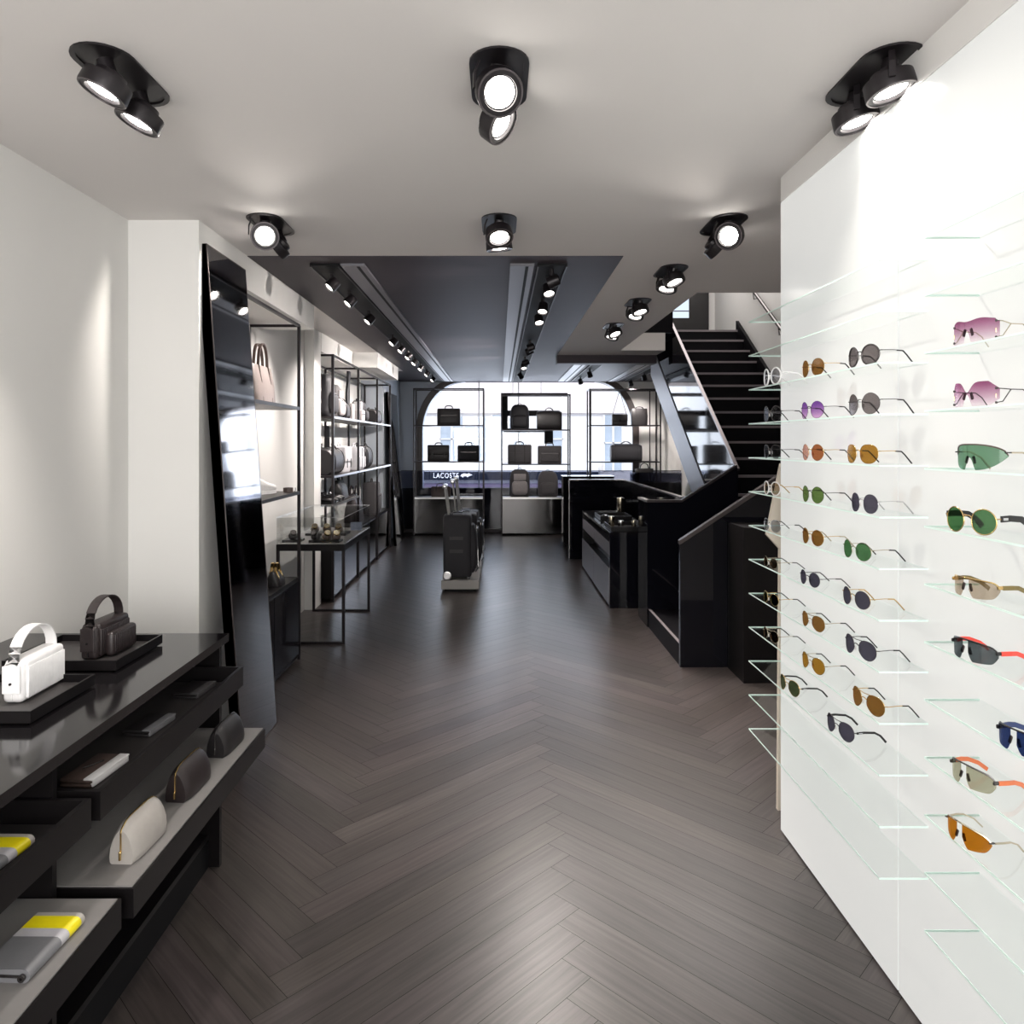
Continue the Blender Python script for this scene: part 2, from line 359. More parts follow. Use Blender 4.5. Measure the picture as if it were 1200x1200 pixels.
def twin_spot(x, y, d1, d2, label, e1=30, e2=30, s=1.0, size=75, off=(.0, .0)):
    t = thing('ceiling_spotlight', label, 'spotlight', (x, y, HC), 0, 'twin recessed ceiling spotlights')
    mb = MB(); o_ = stad(.098*s, .083*s); i_ = stad(.098*s, .068*s)
    rings = [[Vector((a, b, z)) for a, b in q] for q, z in ((o_, -.0005), (o_, -.006), (i_, -.006), (i_, -.001))]
    mb.loft(rings, 'fixt'); mb.build('trim_plate', t)
    for k, (d, e, yy) in enumerate(((d1, e1, -.095*s), (d2, e2, .095*s))):
        dv = Vector(d).normalized(); c = Vector((off[0]*(k == 1), yy, -.082*s))
        hd = lamp_head(t, c, d, .066*s)
        MB().cyl((c.x, yy, -.006), c-dv*.035, .022*s, 'fixt', seg=14).build('stem', t, smooth=True)
        yk = MB(); sd = dv.cross(Vector((0, 0, 1))); sd = sd.normalized() if sd.length > .1 else Vector((1, 0, 0))
        yk.tube([Vector((c.x, yy, -.006))+sd*.058*s, Vector((c.x, yy, -.04*s))+sd*.071*s, c+sd*.072*s], .006, 'fixt', flat=(.016, .006), up=sd)
        yk.build('yoke', t)
        spot(t, c, d, e, size)
    return t
twin_spot(-1.08, 2.08, (-.42, -.12, -1), (-.42, -.12, -1), 'black twin ceiling spotlight nearest the plain left wall, front row', 20, 20)
twin_spot(0.0, 2.10, (.22, -.75, -.62), (.75, -.30, -.60), 'black twin ceiling spotlight in the middle of the front row, glaring lamp', 25, 30)
twin_spot(1.07, 2.08, (.22, -.1, -1), (.22, -.1, -1), 'black twin ceiling spotlight beside the glowing glass panel, front row', 4.5, 4.5)
twin_spot(-1.10, 3.50, (.30, -.9, -.35), (-.75, .0, -.55), 'black twin ceiling spotlight above the leaning mirror, star-bright lamp', 12, 24)
twin_spot(0.0, 3.50, (.12, -.45, -.9), (.1, .1, -1), 'black twin ceiling spotlight in the middle of the second row', 40, 50)
twin_spot(1.08, 3.50, (-.55, -.8, -.35), (.75, .1, -.6), 'black twin ceiling spotlight at the right of the second row', 12, 16)
twin_spot(1.05, 4.45, (.3, -.3, -1), (-.2, -.2, -1), 'small twin spotlight on the white ceiling strip, nearest of its three', 45, 45)
twin_spot(1.04, 5.45, (.2, -.3, -1), (-.2, -.3, -1), 'small twin spotlight on the white ceiling strip, middle of its three', 45, 45)
twin_spot(1.03, 6.55, (.3, -.4, -1), (-.3, -.2, -1), 'small twin spotlight on the white ceiling strip, farthest of its three', 45, 45)

# ---------------------------------------------------------------- ceiling slots with track heads
ZD = HC-.003
def slot(x0, x1, xc0, xc1, y0, y1, where):
    t = thing('ceiling_light_slot', 'long black lighting slot with grey air channel, '+where, 'lighting track', ((x0+x1)/2, y0, ZD))
    cx = (x0+x1)/2
    mb = MB(); mb.box(x0-cx, x1-cx, 0, y1-y0, -.012, 0, 'slot'); mb.box(x0-cx, x0-cx+.008, 0, y1-y0, -.02, -.012, 'steelblk'); mb.box(x1-cx-.008, x1-cx, 0, y1-y0, -.02, -.012, 'steelblk'); mb.build('slot', t)
    MB().box(xc0-cx, xc1-cx, 0, y1-y0, -.014, 0, 'chan').build('air_channel', t)
    xm = (xc0+xc1)/2-cx+.02; MB().box(xm, xm+.018, .02, y1-y0-.02, -.016, -.0141, 'slot').build('air_gap', t)
slot(-1.11, -.94, -.93, -.79, 4.25, 12.4, 'along the left racks')
slot(.225, .40, .065, .205, 4.25, 12.4, 'down the middle of the dark ceiling')
slot(1.22, 1.38, 1.00, 1.16, 9.1, 12.4, 'short, beyond the white ceiling strip')
slot(2.10, 2.26, 1.86, 2.02, 9.6, 12.4, 'short, seen behind the stair')
nth = 0
def track_head(x, y, d, lit, label, e=14):
    t = thing('track_spotlight', label, 'spotlight', (x, y, ZD-.012), 0, 'small spotlights in the ceiling slots')
    dv = Vector(d).normalized(); c = Vector((0, 0, -.075))
    MB().cyl((0, 0, 0), (0, 0, -.045), .012, 'fixt', seg=10).build('stem', t)
    hd = MB(); hd.lathe(c, d, [(-.05, .02), (-.045, .034), (.02, .04), (.024, .04), (.024, .033), (.012, .03), (.012, .001)], 'fixt', seg=18); h = hd.build('lamp_head', t, smooth=True)
    if lit:
        MB().lathe(c, d, [(.0125, .031), (.018, .022), (.019, .001)], 'bulb2', seg=16).build('bulb', h)
        spot(t, c, d, e, 76, 1.0, (1, .92, .87))
W_ = ['nearest', 'second nearest', 'third nearest', 'fourth nearest', 'fifth nearest', 'sixth nearest', 'seventh nearest', 'eighth nearest', 'ninth nearest', 'tenth nearest', 'farthest']
for i, y in enumerate((4.45, 4.98, 5.72, 7.0, 7.6, 8.2, 8.8, 9.5, 10.3, 11.2)):
    track_head(-1.03, y, (-.66, -.35, -.78), True, 'small black spotlight in the left ceiling slot, %s of the row' % W_[i], (34, 34, 60, 75, 75, 75, 75, 75, 75, 75)[i])
for i, (y, d, e) in enumerate(((4.35, (-1, .22, -.38), 45), (4.62, (.12, -.5, -1), 60), (5.25, (-.12, -.45, -1), 60), (5.75, (.12, -.5, -1), 60), (7.4, (-1, .18, -.36), 130), (7.7, (-1, .45, -.36), 130), (8.8, (-1, .5, -.34), 130), (9.3, (.1, -.5, -1), 60), (10.6, (.4, .8, -.6), 60))):
    track_head(.315, y, d, True, 'small spotlight %s in the middle ceiling slot, %s of the row' % ('turned away' if i in (0, 4, 5, 6, 8) else 'shining down', W_[i]), e)
for i, (x, y, lit) in enumerate(((1.30, 10.4, 1), (1.30, 11.6, 0), (2.18, 10.9, 1), (2.18, 12.0, 1))):
    track_head(x, y, (.25, .5, -.7), lit, ('lit spotlight near the rear window, right of the middle slot', 'unlit spotlight near the rear window, beside the short slot', 'lit spotlight beyond the stair, nearer of two', 'lit spotlight beyond the stair, farther of two')[i], 60)

# ---------------------------------------------------------------- leaning mirrors
def leaning(name, label, y0, y1, xb, xt, zt, m, thick=.05):
    t = thing(name, label, 'mirror', (xb, (y0+y1)/2, 0))
    hl = (y1-y0)/2; L_ = math.hypot(xt-xb, zt); ang = math.atan2(xb-xt, zt)
    Mx = Matrix.Rotation(-ang, 4, 'Y')
    def tr(o): o.data.transform(Mx)
    f = MB(); f.box(-thick, -.004, -hl, hl, .0, L_, 'frame'); f.box(-thick, 0, -hl, -hl+.006, 0, L_, 'frame'); f.box(-thick, 0, hl-.006, hl, 0, L_, 'frame'); f.box(-thick, 0, -hl, hl, L_-.006, L_, 'frame'); f.box(-thick, 0, -hl, hl, 0, .006, 'frame')
    o = f.build('frame', t); tr(o)
    g = MB().box(-.0039, -.0005, -hl+.0065, hl-.0065, .0065, L_-.0065, m).build('mirror_glass', t); tr(g)
    for c in (o, g): c.location.z += thick*math.sin(ang)*0
leaning('leaning_mirror', 'tall black-framed smoked mirror leaning against the left wall', 3.467, 4.0, -1.223, -1.398, 2.50, 'bronze')
leaning('leaning_mirror', 'distant mirror leaning at the far end of the left racks', 10.83, 11.75, -1.53, -1.66, 2.30, 'mirror', .04)

# ---------------------------------------------------------------- left display cabinet with drawers
XC = -.995; ZT = .846
cab = thing('display_cabinet', 'long glossy black display cabinet with pulled-out trays, bottom left', 'cabinet', (-1.37, 1.6, 0))
ox, oy = -1.37, 1.6
def cb(x0, x1, y0, y1, z0, z1, m, name, par=cab): return MB().box(x0-ox, x1-ox, y0-oy, y1-oy, z0, z1, m).build(name, par)
cb(-1.752, XC, .2, 2.67, ZT-.028, ZT, 'blacklac', 'tabletop')
mb = MB(); B = lambda *a: mb.box(a[0]-ox, a[1]-ox, a[2]-oy, a[3]-oy, a[4], a[5], a[6])
B(-1.75, -1.02, 2.645, 2.665, .0, ZT-.028, 'blacksat'); B(-1.75, -1.73, .2, 2.645, .0, ZT-.028, 'blacksat')
B(-1.73, -1.06, .2, 2.645, .10, .12, 'blacksat'); B(-1.73, -1.06, .2, 2.645, .0, .10, 'slot'); B(-1.60, -1.02, 1.655, 1.672, .12, ZT-.028, 'blacksat')
mb.build('carcass', cab)
def tray_u(y0, y1, xf):
    t = MB(); b = lambda *a: t.box(a[0]-ox, a[1]-ox, a[2]-oy, a[3]-oy, a[4], a[5], a[6])
    b(-1.55, xf, y0, y1, .672, .684, 'blacksat'); b(xf-.012, xf, y0, y1, .684, .740, 'blacksat'); b(-1.55, xf-.012, y1-.012, y1, .684, .740, 'blacksat'); b(-1.55, xf-.012, y0, y0+.012, .684, .740, 'blacksat')
    d = t.build('drawer', cab); l = MB().box(-1.54-ox, xf-.013-ox, y0+.013-oy, y1-.013-oy, .684, .687, 'tray'); l.build('liner', d)
def tray_l(y0, y1, xf):
    t = MB(); t.box(-1.5-ox, xf-ox, y0-oy, y1-oy, .44, .509, 'blacksat'); d = t.build('drawer', cab)
    MB().box(-1.5-ox, xf-.006-ox, y0+.006-oy, y1-.006-oy, .509, .512, 'greytop').build('liner', d)
tray_u(1.682, 2.62, -.925); tray_u(.68, 1.650, -.928)
tray_l(1.690, 2.64, -.852); tray_l(.70, 1.655, -.862)

def tray(label, x0, x1, y0, y1, z0, h=.036, grp=None):
    t = thing('display_tray', label, 'tray', ((x0+x1)/2, (y0+y1)/2, z0), 0, grp); hx, hy = (x1-x0)/2, (y1-y0)/2
    b = MB(); b.box(-hx, hx, -hy, hy, .006, .012, 'blacksat'); w_ = .006
    b.box(-hx, -hx+w_, -hy, hy, .012, h, 'blacksat'); b.box(hx-w_, hx, -hy, hy, .012, h, 'blacksat'); b.box(-hx+w_, hx-w_, -hy, -hy+w_, .012, h, 'blacksat'); b.box(-hx+w_, hx-w_, hy-w_, hy, .012, h, 'blacksat')
    b.box(-hx+.02, hx-.02, -hy+.02, hy-.02, 0, .006, 'slot'); b.build('tray_body', t)
    MB().box(-hx+w_+.001, hx-w_-.001, -hy+w_+.001, hy-w_-.001, .012, .014, 'tray').build('liner', t)
tray('black tray under the dark handbag, on the glossy cabinet', -1.52, -1.17, 2.215, 2.52, ZT)
tray('black tray under the white handbag, on the glossy cabinet', -1.52, -1.163, 1.80, 2.09, ZT)

def ribbed(mb, x0, x1, y0, y1, z0, z1, n, m, axis='x'):
    """quilted front: row of vertical half-round ribs standing out of plane x1"""
    for i in range(n):
        a = y0+(y1-y0)*i/n; b_ = y0+(y1-y0)*(i+1)/n
        mb.rbox(x1-.006, x1+.003, a+.0004, b_-.0004, z0, z1, .003, m, 2)
def clutch(label, loc, rz, leather, pocket, quilt):
    """box clutch; long side along local Y, front = +X"""
    t = thing('handbag', label, 'handbag', loc, rz, 'small box handbags on trays')
    L_, T, H = .19, .055, .108
    b = MB(); b.rbox(-T/2, T/2, -L_/2, L_/2, 0, H, .014, leather, 4); body = b.build('body', t, smooth=True)
    f = MB(); f.rbox(-T/2-.003, T/2+.004, -L_/2+.012, L_/2-.004, H*.60, H+.004, .012, leather, 3)
    ribbed(f, 0, 0, -L_/2+.016, L_/2-.008, .012, H-.012, quilt, leather) if False else None
    ribbed(f, 0, T/2+.004, -L_/2+.016, L_/2-.008, .010, H-.014, quilt, leather)
    f.build('flap', t, smooth=True)
    zp = MB(); zp.tube([(0, -L_/2-.001, .01), (0, -L_/2-.001, H-.012), (0, -L_/2+.014, H+.001)], .0022, 'blackplas' if leather != 'white_leather' else leather, seg=6); zp.build('zipper', t)
    if pocket:
        p = MB(); p.rbox(T/2+.004, T/2+.034, -L_/2+.035, L_/2-.01, .003, H*.74, .012, leather, 3); ribbed(p, 0, T/2+.033, -L_/2+.045, L_/2-.02, .012, H*.66, quilt-2, leather); p.build('pocket', t, smooth=True)
    h = MB(); pts = [(0, -L_/2-.003, H*.45), (0, -L_/2-.006, H*.95)]
    for i in range(0, 15):
        a = PI-PI*i/14; pts.append((0, (L_/2-.012)*math.cos(a)-.004, H*.98+.080*math.sin(a)**.85))
    pts.append((0, L_/2-.014, H*.80))
    h.tube(pts, 0, leather, flat=(.030, .004), up=(0, .3, 1)); h.build('handle', t, smooth=True)
    s_ = MB(); s_.rbox(-T/2+.004, T/2-.004, -L_/2-.006, -L_/2, H*.25, H*.93, .004, leather, 2); s_.build('side_tab', t)
    MB().cyl((0, -L_/2-.0065, H*.50), (0, -L_/2-.0090, H*.50), .0035, 'gunmetal', seg=12).build('rivet', t)
clutch('small white quilted box handbag with an arched handle', (-1.285, 2.005, ZT+.014), R(1), 'white_leather', False, 30)
clutch('small dark pleated box handbag with arched handle and front pocket', (-1.295, 2.385, ZT+.014), R(-2), 'dark_brown_leather', True, 15)

def wallet(name, label, cat, loc, rz, L_, Wd, T, leather, band=None, strap=False, grp=None):
    """long side along local Y, spine towards +X"""
    t = thing(name, label, cat, loc, rz, grp)
    b = MB(); b.rbox(-Wd/2, Wd/2, -L_/2, L_/2, 0, T*.48, .004, leather, 2); b.rbox(-Wd/2, Wd/2+.002, -L_/2+.001, L_/2-.001, T*.50, T, .004, leather, 2)
    b.build('body', t, smooth=True)
    MB().rbox(Wd/2-.006, Wd/2+.004, -L_/2+.002, L_/2-.002, .001, T*.98, .006, band or leather, 3).build('spine', t, smooth=True)
    if band and not strap:
        MB().rbox(Wd*.22, Wd/2+.0045, -L_/2+.0012, L_/2-.0008, T*.80, T+.0012, .003, band, 2).build('edge_band', t, smooth=True)
    if strap:
        MB().rbox(-.012, .03, -.004, .012, T, T+.004, .002, 'blackplas', 2).build('tab', t)
    return t
ZU = .687
w1 = wallet('wallet', 'brown leather wallet with a white edge on the upper tray', 'wallet', (-1.050, 1.885, ZU), R(-5), .155, .085, .022, 'brown_leather', 'white_leather')
MB().tube([(-.02, -.02, .0235), (-.005, .0, .0245), (.005, .03, .0235)], .0015, 'blackplas', seg=6).build('toggle', w1)
wallet('wallet', 'open black wallet with a satin edge, middle of the upper tray', 'wallet', (-1.057, 2.19, ZU), R(-6), .14, .085, .020, 'black_leather', 'mid_grey_leather')
wallet('wallet', 'black folded wallet at the far end of the upper tray', 'wallet', (-1.05, 2.50, ZU), R(-6), .13, .085, .020, 'black_leather', 'charcoal_fabric')
def striped(label, loc, rz, L_, Wd, T):
    t = thing('wallet', label, 'wallet', loc, rz, 'striped zip wallets')
    y = -L_/2; 
    segs = (('mid_grey_leather', .0, .55), ('light_grey_leather', .55, .70), ('yellow_leather', .70, .93), ('beige_leather', .93, 1.0))
    def prof(yy): 
        return [Vector((x, yy, z)) for x, z in ([(-Wd/2, 0), (Wd/2-.008, 0)]+[(Wd/2-.008+T*.5*math.cos(a), T/2+T/2*math.sin(a)) for a in [R(-70+28*i) for i in range(6)]]+[(Wd/2-.012, T), (-Wd/2, T*.9)])]
    for m, a, b_ in segs: MB().loft([prof(y+L_*a), prof(y+L_*b_)], m).build('leather_panel', t, smooth=True)
    MB().tube([(-Wd/2, -L_/2-.001, T*.5), (Wd/2-.004, -L_/2-.001, T*.5)], .0028, 'gunmetal', seg=6).build('zipper', t)
    MB().lathe((Wd/2-.008, -L_/2-.002, T*.5), (0, -1, 0), [(0, .007), (.006, .007), (.006, .003), (0, .003)], 'gunmetal', seg=14).build('zipper_pull', t)
striped('yellow, white and grey striped wallet in the near upper tray', (-1.045, 1.47, ZU), R(-4), .17, .085, .024)
striped('yellow, white and grey striped zip wallet on the bottom tray', (-.950, 1.478, .512), R(-3), .17, .10, .026)
wallet('wallet', 'dark purse cut off by the lower left frame edge', 'wallet', (-.875, 1.13, .512), R(0), .12, .07, .022, 'black_leather')

def pouch(label, loc, rz, leather, hasgold=True, zcol='gold'):
    """wedge pouch, long side along Y, zipper on the ridge"""
    t = thing('cosmetic_pouch', label, 'pouch', loc, rz, 'zip pouches on the lower tray')
    L_, Wd, H = .165, .078, .10; rings = []
    for i in range(15):
        u = i/14; y = -L_/2+L_*u; e = 1-abs(2*u-1)**5
        hw = Wd/2*(.76+.24*e); hh = H*(.84+.16*e)
        r_ = []
        for z, k in ((0, .82), (.004, .95), (.02, 1.0), (.045, .93), (.070, .70), (.088, .42), (.097, .16)):
            r_.append((hw*k, z/.1*hh))
        pts = [Vector((-x, y, z)) for x, z in r_]+[Vector((0, y, hh))]+[Vector((x, y, z)) for x, z in r_[::-1]]
        rings.append(pts)
    MB().loft(rings, leather).build('body', t, smooth=True, angle=60)
    zp = [(0, -L_/2-.002, .028), (0, -L_/2-.002, H*.78)]+[(0, -L_/2+L_*k/8, H*(.845+.16*(1-abs(2*k/8-1)**5))) for k in range(0, 9)]+[(0, L_/2+.002, H*.70)]
    MB().tube(zp, .0022, zcol, seg=6).build('zipper', t)
    MB().rbox(-.003, .003, -L_/2-.008, -L_/2-.003, .012, .034, .002, zcol, 2).build('zipper_pull', t)
pouch('pale grey leather zip pouch with a gold zipper', (-.925, 1.865, .512), R(-3), 'beige_leather')
pouch('dark brown zip pouch with gold zipper, middle of the lower tray', (-.928, 2.17, .512), R(-3), 'dark_brown_leather')
pouch('black zip pouch at the far end of the lower tray', (-.928, 2.465, .512), R(-3), 'black_leather', zcol='gunmetal')

# ---------------------------------------------------------------- glass shelves on the light panel
SZ = [2.028-.1345*k for k in range(13)]
ORD = ['top', 'second', 'third', 'fourth', 'fifth', 'sixth', 'seventh', 'eighth', 'ninth', 'tenth', 'eleventh', 'twelfth', 'bottom']
def shelf(y0, y1, k, bay):
    z = SZ[k]; t = thing('glass_shelf', 'clear glass shelf of the %s bay, %s from the top' % (bay, ORD[k]) if k not in (0, 12) else 'clear glass shelf, the %s one of the %s bay' % (ORD[k], bay), 'shelf', (.99, (y0+y1)/2, z), 0, 'glass shelves on the light panel')
    h = (y1-y0)/2; th = .0045; e = .0016
    MB().box(e, .128, -h+e, h-e, -th, -.0001, 'shelfglass').build('pane', t)
    MB().box(0, e, -h, h, -th, 0, 'shelfedge').build('front_edge', t)
    MB().box(e, .128, -h, -h+e, -th, 0, 'shelfedge').build('end_edge', t); MB().box(e, .128, h-e, h, -th, 0, 'shelfedge').build('end_edge', t)
for k in range(13):
    shelf(1.89, 2.88, k, 'far'); shelf(.70, 1.69, k, 'near')

# ---------------------------------------------------------------- sunglasses
def outline(kind, a, b, sgn):
    """lens outline around (0,0); sgn=+1 outer side is +x"""
    pts = []; n = 28
    for i in range(n):
        t = 2*PI*i/n; c, s_ = math.cos(t), math.sin(t)
        if kind == 'round': x, z = a*c, b*s_
        elif kind == 'oval': x, z = a*math.copysign(abs(c)**.9, c), b*math.copysign(abs(s_)**.95, s_)
        elif kind == 'aviator':
            x, z = a*math.copysign(abs(c)**.85, c), b*math.copysign(abs(s_)**.85, s_)
            if z < 0: x = x*(1-.30*(-z/b)**1.5)+.14*a*sgn*(-z/b)
            if c*sgn < 0 and z > 0: x *= .93
        elif kind == 'rect': x, z = a*math.copysign(abs(c)**.45, c), b*math.copysign(abs(s_)**.6, s_)
        elif kind == 'panto':
            x, z = a*math.copysign(abs(c)**.75, c), b*math.copysign(abs(s_)**.8, s_)
            if z < 0: x *= 1-.18*(z/b)**2
        pts.append((x, z))
    return pts
def glasses(label, y, k, lens, kind='round', a=.027, b=.024, frame='gold', tip='blackplas', rim=.0011, temple='wire', tmat=None, rz=-82, gap=.0085, pads='clearpad', x=.993, grp='sunglasses on the glass shelves', tl=.112):
    t = thing('sunglasses', label, 'sunglasses', (x, y, SZ[k]), R(rz), grp); tmat = tmat or frame
    cx = a+gap; lz = b+.0012
    wrap = lambda X: 3.0*X*X
    for s_ in (-1, 1):
        ol_ = outline(kind, a, b, s_); m = MB()
        fr = [Vector((s_*cx+px, wrap(s_*cx+px), lz+pz)) for px, pz in ol_]
        bk = [p+Vector((0, .0016, 0)) for p in fr]; m.loft([fr, bk], 'L'+lens); m.build('lens', t, smooth=True, angle=50)
        if rim:
            r = MB(); r.tube([p+Vector((0, .0008, 0)) for p in fr], rim, frame, seg=6, closed=True, up=(0, 1, 0)); r.build('rim', t, smooth=True, angle=80)
        p = MB(); p.rbox(s_*(gap+.001)-.0022, s_*(gap+.001)+.0022, .003, .0065, lz-.010, lz+.002, .002, pads, 2); p.build('nose_pad', t, smooth=True)
        hx = s_*(cx+a); hy = wrap(hx)
        h = MB(); h.tube([(hx, hy, lz+b*.30), (hx+s_*.004, hy+.001, lz+b*.32), (hx+s_*.0055, hy+.006, lz+b*.32)], .0014, frame, seg=6); h.build('hinge', t)
        X = hx+s_*.0055; z0 = lz+b*.32; st = tl*.66; tm = MB()
        if temple == 'wire':
            tm.tube([(X, hy+.006, z0), (X*.985, hy+st*.5, z0+.001), (X*.97, st, z0)], .0011, tmat, seg=6); tt = tm.build('temple', t, smooth=True)
            e = MB(); e.tube([(X*.97, st-.012, z0), (X*.965, st+.006, z0-.001), (X*.955, st+(tl-st)*.45, z0-z0*.30), (X*.94, tl, .0022)], .0019, tip, seg=8); e.build('temple_tip', tt, smooth=True)
        else:
            hgt = temple
            tm.tube([(X, hy+.005, z0), (X*1.0, st*.55, z0+.001), (X*.97, st, z0-.002), (X*.95, st+(tl-st)*.5, z0*.66), (X*.93, tl, hgt*.35+.001)], 0, tmat, flat=(.0026, hgt), up=(0, 0, 1)); tt = tm.build('temple', t)
            MB().box(min(X, X+s_*.002)-.0006, max(X, X+s_*.002)+.0002, hy+.010, hy+.022, z0-hgt*.2, z0+hgt*.2, 'silver').build('temple_inlay', tt)
    br = MB(); br.tube([(-gap-.001, .0006, lz+b*.28), (-gap*.5, -.0004, lz+b*.42), (gap*.5, -.0004, lz+b*.42), (gap+.001, .0006, lz+b*.28)], .0014, frame, seg=6)
    if kind == 'aviator': br.tube([(-cx*.75, .0016, lz+b*.93), (0, .0, lz+b*.86), (cx*.75, .0016, lz+b*.93)], .0011, frame, seg=6)
    br.build('bridge', t, smooth=True)
    return t
G = glasses
def yx(px, x=.99): return x*850/(px-585)
# k2
G('white-framed sunglasses at the far end of the third shelf', yx(901), 2, 'clear', 'round', .025, .030, 'whiteplas', 'whiteplas', .0028, temple=.005, tmat='whiteplas')
G('round brown sunglasses on the third shelf, behind the dark round pair', yx(948), 2, 'brown', 'oval', .026, .027, 'gold', 'blackplas', .0006)
G('large round grey sunglasses with thick dark rims, topmost of its column', yx(1006), 2, 'grey', 'round', .028, .027, 'gunmetal', 'blackplas', .0024)
# k3
G('clear sunglasses with thin dark rims at the far end of the fourth shelf', yx(901), 3, 'clear', 'round', .026, .028, 'gunmetal', 'blackplas', .0012)
G('round sunglasses with violet lenses fading to pink', yx(947), 3, 'violet', 'round', .027, .027, 'gunmetal', 'blackplas', .0006)
G('large round rimless grey sunglasses on the fourth shelf', yx(1006), 3, 'grey', 'round', .029, .029, 'gunmetal', 'blackplas', .0006)
# k4
G('transparent-lens glasses at the far end of the fifth shelf', yx(901), 4, 'clear', 'panto', .025, .024, 'gunmetal', 'blackplas', .0012)
G('round rust-red sunglasses on the fifth shelf', yx(948), 4, 'rust', 'round', .025, .026, 'gold', 'blackplas', .0006)
G('amber brown sunglasses with thin gold frame on the fifth shelf', yx(1004), 4, 'amber', 'panto', .029, .026, 'gold', 'blackplas', .0007)
# k5
G('crystal-clear framed glasses at the far end of the sixth shelf', yx(901), 5, 'tan', 'round', .024, .024, 'crystal', 'gold', .0022, tmat='gold')
G('round olive green sunglasses on the sixth shelf', yx(948), 5, 'green', 'round', .025, .026, 'gunmetal', 'blackplas', .0007)
G('small slate grey sunglasses with silver temples on the sixth shelf', yx(1008), 5, 'slate', 'oval', .024, .026, 'silver', 'silver', .0006)
# k6
G('grey transparent glasses at the far end of the seventh shelf', yx(901), 6, 'clear', 'panto', .025, .022, 'silver', 'blackplas', .0012)
G('round brown gold-framed sunglasses on the seventh shelf', yx(948), 6, 'brown', 'round', .025, .025, 'gold', 'champagne', .0008)
G('round emerald green sunglasses on the seventh shelf', yx(999), 6, 'emerald', 'round', .026, .025, 'champagne', 'blackplas', .0008)
# k7
G('small round dark brown glasses at the far end of the eighth shelf', yx(900), 7, 'darkbrown', 'round', .020, .019, 'champagne', 'gunmetal', .0010)
G('small round grey sunglasses on the eighth shelf, thin dark temples', yx(945), 7, 'slate', 'round', .023, .023, 'gunmetal', 'gunmetal', .0007)
G('round slate sunglasses with copper temples on the eighth shelf', yx(998), 7, 'slate', 'round', .026, .025, 'gold', 'gold', .0006)
# k8
G('dark olive gold-rimmed glasses at the far end of the ninth shelf', yx(900), 8, 'olive', 'aviator', .022, .021, 'gold', 'blackplas', .0010)
G('brown aviator sunglasses on the ninth shelf', yx(948), 8, 'brown', 'aviator', .027, .024, 'champagne', 'blackplas', .0008)
G('slate grey aviator sunglasses with black temples on the ninth shelf', yx(1002), 8, 'slate', 'aviator', .029, .026, 'gunmetal', 'blackplas', .0009)
# k9
G('dark brown gold-rimmed glasses at the far end of the tenth shelf', yx(900), 9, 'darkbrown', 'aviator', .022, .021, 'champagne', 'blackplas', .0010)
G('amber aviator sunglasses on the tenth shelf, farther of two', yx(948), 9, 'amber', 'aviator', .027, .025, 'champagne', 'blackplas', .0008)
G('amber brown aviator sunglasses on the tenth shelf, nearer of two', yx(1011), 9, 'brown', 'aviator', .029, .026, 'gold', 'blackplas', .0008)
# k10
G('olive-lens aviator sunglasses with gold bridge on the eleventh shelf', yx(921), 10, 'olive', 'aviator', .026, .026, 'gold', 'blackplas', .0010, temple=.005, tmat='blackplas')
G('black-templed slate aviator sunglasses on the eleventh shelf', yx(979), 10, 'slate', 'aviator', .028, .026, 'gunmetal', 'blackplas', .0010, temple=.006, tmat='blackplas')

